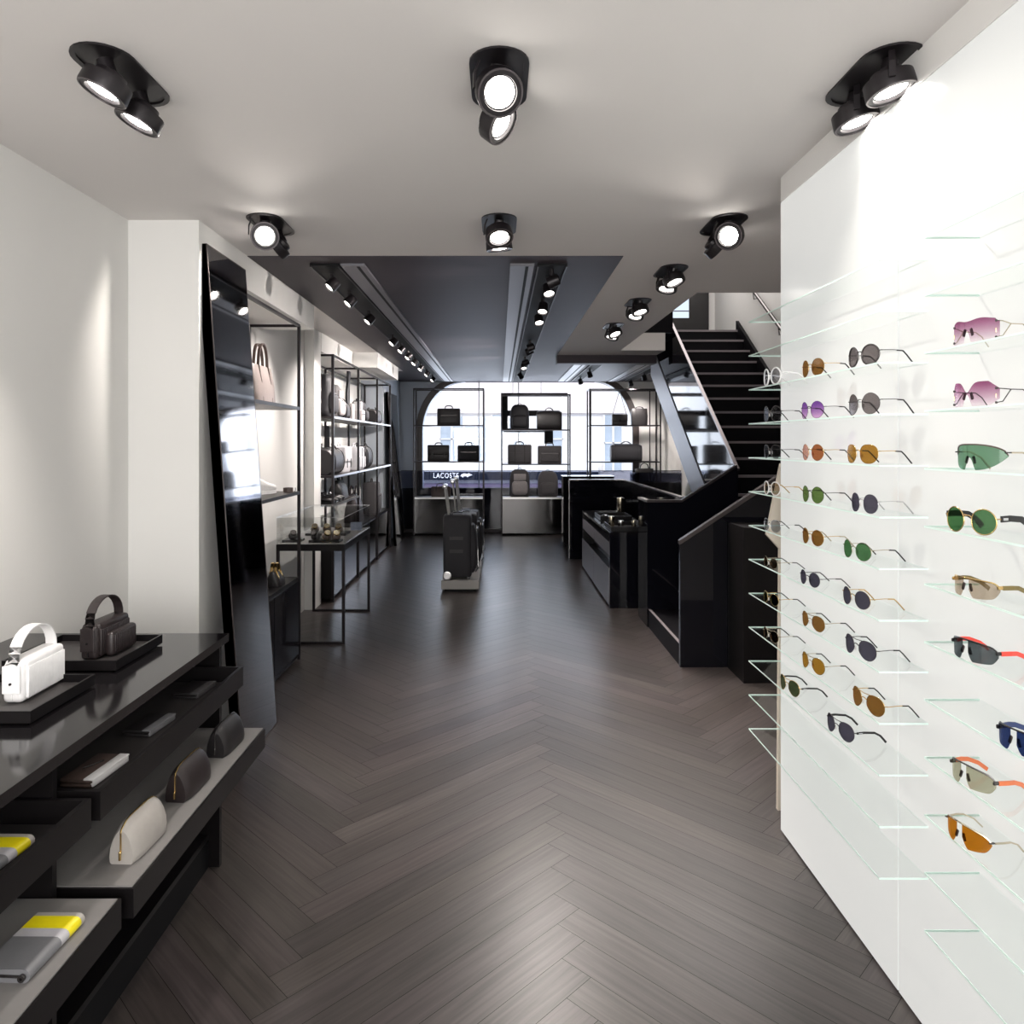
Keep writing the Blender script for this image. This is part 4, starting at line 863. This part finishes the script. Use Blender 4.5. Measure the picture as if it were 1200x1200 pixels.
# ---------------------------------------------------------------- luggage plinth and trolley cases
pl = thing('luggage_plinth', 'long low pale grey plinth in the middle of the aisle', 'plinth', (-.405, 8.65, 0))
MB().box(-.195, .195, -1.16, 1.35, .03, .12, 'plinth').build('deck', pl); MB().box(-.165, .165, -1.12, 1.31, 0, .03, 'slot').build('recessed_base', pl)
def trolley(label, loc, rz, h=.68, soft='black_nylon', ph=1.0):
    t = thing('trolley_case', label, 'suitcase', loc, rz, 'trolley cases on the plinth')
    w_, d = .30, .34
    rings = [se(0, 0, .03, w_/2*.94, d/2*.92, 7, 32), se(0, 0, .05, w_/2, d/2*.97, 7, 32), se(-.002, 0, h*.5, w_/2, d/2, 7, 32), se(-.004, 0, h*.94, w_/2*.99, d/2*.97, 7, 32), se(-.004, 0, h*.985, w_/2*.95, d/2*.9, 6, 32), se(-.004, 0, h, w_/2*.80, d/2*.78, 5, 32)]
    MB().loft(rings, soft).build('body', t, smooth=True, angle=50)
    pr = [se(w_/2, 0, h*.10+(h*.74)*u, .022+.035*math.sin(PI*u)**.6, d*.40*(.75+.25*math.sin(PI*u)**.5), 4, 24) for u in [i/9 for i in range(10)]]
    MB().loft(pr, soft).build('side_pocket', t, smooth=True, angle=60)
    MB().tube([(w_/2+.055, -d*.3, h*.78), (w_/2+.062, 0, h*.80), (w_/2+.055, d*.3, h*.78)], .004, 'gunmetal', seg=6).build('zipper', t)
    MB().tube([(w_/2+.04, -d*.36, h*.12), (w_/2+.066, -.01, h*.16), (w_/2+.04, d*.30, h*.80)], .006, 'silver', seg=6).build('zipper', t, smooth=True)
    for z in (.42, .62): MB().box(-.08, .06, -d/2-.002, -d/2+.01, h*z, h*z+.035, 'charcoal_fabric').build('patch', t)
    for s_ in (-1, 1):
        wl = MB(); wl.lathe((-w_/2+.045, s_*(d/2+.004)-.0, .045), (0, s_, 0), [(-.02, .044), (.012, .045), (.014, .036), (.008, .034), (.008, .012), (.014, .010), (.014, .001)], 'steel', seg=22); wl.build('wheel', t, smooth=True)
        MB().box(w_/2-.05, w_/2-.02, s_*d*.36-.015, s_*d*.36+.015, 0, .04, 'blackplas').build('foot', t)
    hd = MB(); lean = -.02
    for s_ in (-1, 1): hd.tube([(-w_/2+.06, s_*.085, h-.04), (-w_/2+.035+lean, s_*.085, h+.30*ph)], .011, 'steel', seg=10)
    hd.rbox(-w_/2+.01+lean, -w_/2+.055+lean, -.11, .11, h+.29*ph, h+.33*ph, .01, 'steel', 3); hd.build('pull_handle', t, smooth=True)
    MB().tube([(-.05, -.04, h-.005), (-.05, -.03, h+.02), (.05, -.03, h+.02), (.05, -.04, h-.005)], .007, 'silver', seg=6).build('grip', t)
trolley('black soft trolley case at the near end of the grey plinth', (-.435, 7.68, .12), 0, .67, ph=.95)
trolley('black trolley case standing second on the grey plinth', (-.40, 8.35, .12), R(4), .62, ph=1.16)
trolley('black trolley case third on the plinth, mostly hidden', (-.40, 9.05, .12), R(-3), .58, ph=1.28)

# ---------------------------------------------------------------- window racks at the back
def wrack(label, x0, x1, zt, shelves, bench=True, backx=None):
    t = thing('window_rack', label, 'rack', ((x0+x1)/2, 12.10, 0), 0, 'thin black window racks'); cx = (x0+x1)/2; a, b_ = x0-cx, x1-cx; f = MB(); D = .33
    for x in (a, b_):
        for y in (0, D): post(f, x, y, 0, zt, .011)
    for y in (0, D): f.box(a, b_, y-.010, y+.010, zt-.02, zt, 'steelblk')
    for x in (a, b_): f.box(x-.01, x+.01, 0, D, zt-.02, zt, 'steelblk')
    if backx:
        for x in backx: post(f, x-cx, D, 0, zt, .008)
    f.build('frame', t)
    for z in shelves: MB().box(a+.012, b_-.012, -.004, D-.012, z-.02, z, 'steelblk').build('shelf', t)
    if bench:
        MB().box(a+.012, b_-.012, .002, D-.012, .02, .60, 'blacksat').build('bench_box', t); MB().box(a+.012, b_-.012, -.006, .0018, .03, .60, 'bronze2').build('mirror_front', t)
        MB().box(a+.012, b_-.012, -.012, D-.012, .60, .63, 'steel').build('bench_top', t)
wrack('thin black rack at the left of the rear window', -1.424, -.263, 2.45, (1.835, 1.23))
wrack('thin black rack in the middle of the rear window', .043, 1.18, 2.35, (1.76, 1.187), backx=None)
wrack('thin black rack at the right of the rear window', 1.51, 2.69, 2.44, (1.835, 1.225), bench=False, backx=(1.45+.12, 2.58))
YB = 12.24
def bx_(px): return (px-585)*YB/850
briefcase('messenger_bag', 'dark brown messenger bag alone on the top shelf of the left window rack', 'bag', (bx_(526), YB, 1.835), 0, .39, .14, .28, 'dark_brown_leather', 'pocket')
briefcase('briefcase', 'brown-black belted briefcase, left on the middle shelf of the left window rack', 'briefcase', (bx_(514), YB, 1.23), 0, .37, .14, .26, 'dark_brown_leather', 'flap', 'briefcases in the window')
briefcase('briefcase', 'black briefcase, right on the middle shelf of the left window rack', 'briefcase', (bx_(549), YB, 1.23), 0, .37, .14, .265, 'black_nylon', 'pocket', 'briefcases in the window')
tote('brown woven bag on the bench of the left window rack', (bx_(517), YB, .63), 0, .34, .16, .17, 'brown_leather', .06, 'black_leather')
backpack('black backpack on the top shelf of the middle window rack', (bx_(609), YB, 1.76), 0, .32, .16, .42, 'black_nylon', straps=False)
duffel('black boxy shoulder bag on the top shelf of the middle window rack', (bx_(643.5), YB, 1.76), 0, .42, .18, .32, 'black_leather', grp='black bags in the window')
briefcase('briefcase', 'charcoal briefcase, left on the middle shelf of the middle window rack', 'briefcase', (bx_(609), YB, 1.187), 0, .40, .14, .32, 'charcoal_fabric', 'belts', 'briefcases in the window')
briefcase('briefcase', 'charcoal briefcase, right on the middle shelf of the middle window rack', 'briefcase', (bx_(644), YB, 1.187), 0, .40, .14, .30, 'charcoal_fabric', 'pocket', 'briefcases in the window')
backpack('grey backpack with a flat pale front panel on the window bench', (bx_(609), YB, .63), 0, .34, .18, .46, 'charcoal_fabric', 'grey_fabric', straps=False)
backpack('rounded grey backpack on the window bench, beside the pale-fronted one', (bx_(642), YB, .63), 0, .34, .18, .43, 'charcoal_fabric', straps=False)
hang_bag('small black shoulder bag with its strap upright, right window rack', bx_(726), YB, 1.835, .26, .18, .08, .38, 'black_leather').rotation_euler.z = 0
tote('black open-top bag on the top shelf of the right window rack', (bx_(749), YB, 1.835), 0, .28, .14, .28, 'black_leather', .03)
duffel('black duffel bag on the lower shelf of the right window rack', (bx_(733.5), YB, 1.225), 0, .52, .20, .29, 'black_nylon', grp='black bags in the window')

# dark glass screen in front of the window
sg = thing('glass_screen', 'waist-high smoked glass screen below the rear window', 'screen', (0, 12.52, 0))
MB().box(-1.70, 3.14, -.006, .006, .05, 1.055, 'smoke').build('pane', sg); MB().box(-1.70, 3.14, -.02, .02, 0, .05, 'steelblk').build('base_channel', sg)
MB().box(-1.70, 3.14, -.008, .008, 1.0555, 1.062, 'steelblk').build('top_edge', sg)
# hanging sign: bent flat-bar logo seen from behind
hs_ = thing('hanging_sign', 'black angular logo sign hanging on two wires in the rear window', 'sign', (.60, 12.57-.03, 0)); q = MB(); W2 = lambda px: (px-585)*12.55/850-.60
Zp = lambda py: 1.55-(py-518)*12.55/850
q.prism([(W2(587), Zp(462)), (W2(595), Zp(462)), (W2(595), Zp(481)), (W2(631), Zp(481)), (W2(631), Zp(487.5)), (W2(595), Zp(487.5)), (W2(595), Zp(502)), (W2(648), Zp(502)), (W2(648), Zp(520)), (W2(638), Zp(520)), (W2(638), Zp(506.5)), (W2(591), Zp(506.5)), (W2(587), Zp(503))], 'y', -.02, .02, 'slot').build('logo', hs_)
MB().box(W2(587), W2(665), -.018, .018, Zp(462)+.0005, Zp(460.6), 'slot').build('top_bar', hs_)
for px in (601, 634): MB().cyl((W2(px), 0, Zp(460.6)), (W2(px), 0, HC-.003), .004, 'blackplas', seg=8).build('wire', hs_)

# ---------------------------------------------------------------- right: low cabinet
lc = thing('drawer_cabinet', 'low black cabinet with trays on top, right of the aisle', 'cabinet', (1.19, 7.86, 0)); hx = .16; hy = 1.10
def lb(x0, x1, y0, y1, z0, z1, m, n, p=lc): return MB().box(x0, x1, y0, y1, z0, z1, m).build(n, p)
lb(-hx, .30, -hy, hy, .68, .707, 'blacklac', 'top'); lb(-hx, .30, -hy, -hy+.02, 0, .68, 'blackglass', 'end_panel'); lb(-hx, .30, hy-.02, hy, 0, .68, 'blacksat', 'end_panel')
lb(-.02, .30, -hy+.02, hy-.02, .02, .68, 'blacksat', 'carcass'); lb(-hx+.01, -.02, -hy+.02, hy-.02, .02, .04, 'blacksat', 'floor_board')
for a, b_ in ((-hy+.022, -.004), (.004, hy-.022)):
    d = lb(-hx+.005, -.02, a, b_, .50, .60, 'blacksat', 'drawer'); MB().box(-hx-.001, -hx+.005, a, b_, .49, .61, 'chan').build('drawer_front', d)
    d = lb(-hx+.0, -.02, a, b_, .045, .30, 'blacksat', 'drawer'); MB().box(-hx-.008, -hx, a, b_, .03, .37, 'stringer').build('drawer_front', d)
tray('black tray on the low cabinet, nearer of two', 1.05, 1.33, 6.80, 7.25, .707, .05, 'trays on the low cabinet'); tray('black tray on the low cabinet, farther of two', 1.08, 1.42, 7.75, 8.20, .707, .05, 'trays on the low cabinet')
def cup(name, label, loc, r, h, m, grp=None):
    t = thing(name, label, 'ornament', loc, 0, grp); MB().lathe((0, 0, 0), (0, 0, 1), [(0, r*.96), (.004, r), (h*.9, r), (h, r*.97), (h, r*.7), (h*.92, r*.65), (h*.92, .001)], m).build('body', t, smooth=True)
    MB().lathe((0, 0, h*.60), (0, 0, 1), [(0, r+.0003), (.004, r+.0012), (.008, r+.0003)], 'gunmetal', seg=24).build('band', t)
cup('gold_cylinder', 'tall brushed gold cylinder behind the cabinet trays', (1.42-.02, 8.38, .707), .042, .20, 'champagne')
cup('ring_holder', 'small pale cylinder in the nearer cabinet tray, left one', (1.10, 7.12, .721), .03, .10, 'champagne', 'small objects in the nearer cabinet tray')
cup('ring_holder', 'small pale cylinder in the nearer cabinet tray, middle one', (1.17, 6.98, .721), .026, .075, 'silver', 'small objects in the nearer cabinet tray')
cup('ring_holder', 'small pale cylinder in the nearer cabinet tray, right one', (1.285, 6.93, .721), .022, .08, 'champagne', 'small objects in the nearer cabinet tray')
wt2 = thing('wristwatch', 'small silver watch lying in the farther cabinet tray', 'watch', (1.16, 7.95, .721), R(30)); MB().lathe((0, 0, 0), (0, 0, 1), [(0, .030), (.004, .034), (.028, .034), (.034, .028), (.034, .001)], 'silver').build('dial', wt2, smooth=True); MB().tube([(0, -.07, .004), (0, -.035, .016), (0, -.02, .012)], 0, 'blackplas', flat=(.024, .004)).tube([(0, .02, .012), (0, .035, .016), (0, .07, .004)], 0, 'blackplas', flat=(.024, .004)).build('strap', wt2)

# stairwell parapet, black counters
pp = thing('parapet', 'black waist-high parapet with a bright top edge behind the low cabinet', 'parapet', (1.65, 9.62, 0))
MB().box(-.72, .0, -.02, .02, 0, 1.044, 'blackglass').box(-.02, .02, -3.10, -.0201, 0, 1.044, 'blackglass').build('panel', pp)
MB().box(-.725, .022, -.024, .022, 1.0445, 1.058, 'rim').box(-.022, .022, -3.10, -.0241, 1.0445, 1.058, 'rim').build('top_edge', pp)
MB().box(-.727, -.7205, -.024, .022, 0, 1.044, 'rim').build('corner_edge', pp)
kc = thing('counter', 'black block counter standing behind the parapet', 'counter', (1.25, 10.9, 0)); MB().box(-.30, .45, -.15, .15, .06, 1.03, 'blacklac').build('body', kc); MB().box(-.27, .43, -.13, .13, 0, .06, 'slot').build('base', kc); MB().box(-.31, .46, -.16, .16, 1.03, 1.045, 'blackglass').build('worktop', kc)
kd = thing('counter', 'black cabinet with a glass top below the right window rack', 'counter', (2.36, 11.0, 0)); MB().box(-.34, .36, -.2, .2, 0, .95, 'blacklac').build('body', kd); MB().box(-.34, .36, -.2, .2, .951, 1.09, 'smoke').build('glass_top', kd); MB().box(.35, .362, -.205, -.2, 0, 1.09, 'rim').build('corner_edge', kd)
tote('black handbag with a ring handle on the glass-topped counter', (2.20, 11.0, 1.0901), 0, .28, .1, .06, 'black_leather', .08)
M['stone'] = mat('cream_ceramic', (.75, .73, .68), .4, var=.03)
vs = thing('table_lamp', 'cream cone-shaped lamp behind the stair parapet', 'lamp', (2.74, 10.30, 0)); MB().lathe((0, 0, .78), (0, 0, 1), [(0, .11), (.24, .06), (.245, .055), (.245, .001)], 'stone').build('shade', vs, smooth=True); MB().cyl((0, 0, .02), (0, 0, .78), .012, 'steelblk').lathe((0, 0, 0), (0, 0, 1), [(0, .12), (.02, .12), (.02, .001)], 'steelblk').build('stand', vs)

# ---------------------------------------------------------------- staircase
st = thing('staircase', 'black staircase with glass sides climbing to the upper floor', 'staircase', (2.0, 6.13, 0))
SX, SY = 2.0, 6.13
def sb(x0, x1, y0, y1, z0, z1, m, n, p=st): return MB().box(x0-SX, x1-SX, y0-SY, y1-SY, z0, z1, m).build(n, p)
ZL = .60; rise = .16; run = .232
for i in range(3):
    s_ = sb(1.25+.25*i, 1.50+.25*i, 5.03, 6.07, 0, .15*(i+1), 'stepblk', 'step'); sb(1.25+.25*i-.002, 1.25+.25*i+.02, 5.03, 6.07, .15*(i+1), .15*(i+1)+.003, 'nosing', 'nosing', s_)
sb(2.0, 3.13, 5.03, 6.13, 0, ZL, 'stepblk', 'landing')
for i in range(15):
    y = 6.13+run*i; z = ZL+rise*(i+1)
    s_ = sb(2.03, 3.08, y, y+run+.02, z-.18, z-.024, 'stepblk', 'step'); sb(2.03, 3.08, y-.008, y+.03, z-.024, z, 'nosing', 'nosing', s_)
# outer stringers (parallelograms in YZ)
def yz(pts, x0, x1, m, n): return MB().prism([(y-SY, z) for y, z in pts], 'x', x0-SX, x1-SX, m).build(n, st)
zs = lambda y: ZL+(y-6.13)*rise/run
yz([(6.14, zs(6.14)-.08), (9.5, zs(9.5)-.08), (9.5, zs(9.5)-.50), (6.5, zs(6.5)-.50), (6.14, zs(6.14)-.45)], 1.985, 2.028, 'stringer', 'stringer')
yz([(6.14, zs(6.14)+.24), (9.45, zs(9.45)+.24), (9.45, zs(9.45)-.40), (6.14, zs(6.14)-.40)], 3.082, 3.12, 'stepblk', 'stringer')
# black mirror-glass balustrade and its rail
yz([(6.10, zs(6.1)-.07), (9.3, zs(9.3)-.07), (9.3, zs(9.3)+.74), (6.10, zs(6.1)+.74)], 1.995, 2.01, 'blackglass', 'balustrade')
yz([(6.08, zs(6.08)+.745), (9.3, zs(9.3)+.745), (9.3, zs(9.3)+.765), (6.08, zs(6.08)+.765)], 1.985, 2.015, 'rim2', 'handrail')
def xz(pts, y0, y1, m, n): return MB().prism([(x-SX, z) for x, z in pts], 'y', y0-SY, y1-SY, m).build(n, st)
xz([(1.245, 0), (1.245, .846), (2.32, .846+.66*1.075), (3.1, 1.556), (3.1, 0)], 4.99, 5.025, 'blackglass', 'balustrade')
xz([(1.238, .846), (1.238, .872), (2.32, .872+.66*1.08), (3.1, 1.582+.003), (3.1, 1.556), (2.32, .846+.66*1.075), (1.245, .846)], 4.98, 5.03, 'rim2', 'handrail')
xz([(1.24, 0), (1.24, 1.045), (1.53, 1.045), (1.995, 1.045+.64*.465), (1.995, 0)], 6.075, 6.11, 'blackglass', 'balustrade')
sb(1.24, 1.275, 6.11, 6.47, 0, 1.045, 'blackglass', 'balustrade')
xz([(1.235, 1.0455), (1.235, 1.065), (1.525, 1.065), (1.99, 1.065+.64*.465), (1.995, 1.0455+.64*.465), (1.53, 1.0455)], 6.07, 6.115, 'rim2', 'handrail')
sb(1.235, 1.28, 6.115, 6.475, 1.0455, 1.06, 'rim', 'handrail')
sb(1.57, 3.12, 4.66, 4.985, 0, 1.0, 'blacksat', 'plinth')
hr = thing('wall_handrail', 'dark tubular handrail climbing the stair wall', 'handrail', (3.15, 7.8, 0)); q = MB(); q.tube([(-.07, y-7.8, zs(y)+.95) for y in (6.0, 7.0, 8.0, 9.4)], .021, 'gunmetal', seg=10); q.build('rail', hr, smooth=True)
for y in (6.4, 7.2, 8.0, 8.8): MB().tube([(-.0, y-7.8, zs(y)+.86), (-.06, y-7.8, zs(y)+.84), (-.07, y-7.8, zs(y)+.93)], .007, 'gunmetal', seg=6).build('bracket', hr)
# upper floor: dark doorway with a small window
ud = thing('doorway_panel', 'dark panel with a small bright window at the top of the stairs', 'panel', (2.77, 10.55, 3.0)); MB().box(-.30, .27, -.03, .04, 0, 1.9, 'blackplas').build('panel', ud)
M['skyblue'] = emis('window_light', (.62, .72, .85), .75)
MB().box(-.26, -.02, -.035, -.031, .35, .90, 'skyblue').build('pane', ud); MB().box(-.27, -.01, -.045, -.0355, .44, .455, 'gunmetal').build('glazing_bar', ud)
# cream leaning board behind the light panel
M['cream'] = mat('cream_board', (.62, .56, .47), .7, var=.04)
cbd = thing('leaning_board', 'cream angled board standing just behind the light panel', 'board', (1.30, 3.06, 0)); MB().prism([(x-1.30, z) for x, z in ((1.185, 1.46), (1.125, 1.16), (1.18, 1.10), (1.172, 0), (1.40, 0), (1.40, 1.46))], 'y', -.01, .01, 'cream').build('board', cbd); MB().box(-.05, .09, .01, .10, 0, .02, 'steelblk').build('foot', cbd)

# ---------------------------------------------------------------- street outside
M['stonew'] = mat('pale_render', (.78, .74, .72), .9, var=.04, vscale=1); M['pinkst'] = mat('pinkish_stone', (.80, .70, .66), .9, var=.05, vscale=1)
M['stwin'] = mat('street_window_glass', (.42, .47, .54), .25, var=.3, vscale=1.5); M['navy'] = mat('navy_fascia', (.012, .02, .045), .5, var=.1); M['lilac'] = mat('lilac_stone', (.42, .34, .48), .8, var=.08)
M['road'] = mat('street_paving', (.30, .29, .30), .9, bump=.1, var=.1); M['lettering'] = mat('white_lettering', (.92, .92, .92), .6, emit=(1, 1, 1), es=1.6); M['whitest'] = mat('white_awning', (.9, .9, .92), .8, var=.02); M['redaw'] = mat('red_awning', (.6, .08, .07), .8, var=.05)
YS = 22.0; kx = YS/850
sx = lambda px: (px-585)*kx
sz = lambda py: 1.55-(py-518)*kx
struct('floor_street', MB().box(-14, 16, 12.9, 40, -.9, -.8, 'road'))
bd = thing('shop_building', 'pale stone shop building across the street with a navy shop fascia', 'building', (1.0, YS, -.8)); bo = 1.0
f = MB(); 
wins = [(515, 572, 488, 541), (576, 592, 486, 541), (596, 618, 490, 541), (640, 660, 488, 541), (708, 730, 486, 552), (800, 840, 486, 552)]
f.box(sx(430)-bo, sx(900)-bo, .12, .6, 0, sz(400)+.8, 'stonew'); f.box(sx(430)-bo, sx(900)-bo, .0, .12, sz(484)+.8, sz(448)+.8, 'pinkst'); f.box(sx(430)-bo, sx(900)-bo, .0, .12, sz(448)+.8, sz(440)+.8, 'stonew'); f.build('wall', bd)
for a, b_, c, d in wins:
    w_ = MB().box(sx(a)-bo, sx(b_)-bo, .09, .119, sz(d)+.8, sz(c)+.8, 'stwin').build('window', bd)
    n = max(1, round((b_-a)/14)); g = MB()
    for i in range(n+1): x = sx(a)+(sx(b_)-sx(a))*i/n-bo; g.box(x-.03, x+.03, .05, .089, sz(d)+.8, sz(c)+.8, 'stonew')
    g.box(sx(a)-bo, sx(b_)-bo, .05, .089, sz((c+d)/2)+.78, sz((c+d)/2)+.82, 'stonew'); g.build('glazing_bars', w_)
MB().box(sx(497)-bo, sx(700)-bo, -.20, .089, sz(552.5)+.8, sz(543)+.8, 'whitest').build('awning', bd)
MB().box(sx(480)-bo, sx(700)-bo, -.25, .0, sz(562)+.8, sz(552.5)+.8, 'navy').build('fascia', bd)
MB().box(sx(480)-bo, sx(700)-bo, -.1, .11, sz(566)+.8, sz(562)+.8, 'whitest').build('ledge', bd)
MB().box(sx(480)-bo, sx(700)-bo, -.06, .11, 0, sz(566)+.8, 'lilac').build('shopfront', bd)
MB().box(sx(815)-bo, sx(850)-bo, -.7, .08, sz(520)+.8, sz(510)+.8, 'redaw').build('awning', bd)
cu = bpy.data.curves.new('shop_name', 'FONT'); cu.body = 'LACOSTE'; cu.size = .215; cu.extrude = .01; cu.space_character = 1.18; cu.align_x = 'LEFT'; cu.offset = .001
to = bpy.data.objects.new('tmp', cu); COL.objects.link(to); bpy.context.view_layer.update()
me = bpy.data.meshes.new_from_object(to); bpy.data.objects.remove(to); me.materials.clear(); me.materials.append(M['lettering'])
lo = bpy.data.objects.new('lettering', me); COL.objects.link(lo); lo.parent = bd; lo.location = (sx(508.5)-bo, -.27, sz(559.5)+.8); lo.rotation_euler = (PI/2, 0, 0)
wx = max(v.co.x for v in me.vertices); lo.scale = ((sx(538)-sx(508.5))/wx, 1, 1)
cro = [(0, .06), (.06, .12), (.2, .15), (.34, .13), (.42, .16), (.5, .12), (.62, .10), (.42, .06), (.36, .02), (.3, .06), (.16, .05), (.12, .01), (.07, .05)]
MB().prism([(sx(540)-bo+x*.60, sz(559.5)+.8+z*.9) for x, z in cro], 'y', -.27, -.251, 'lettering').build('crocodile_emblem', bd)

print('objects', len(bpy.data.objects))
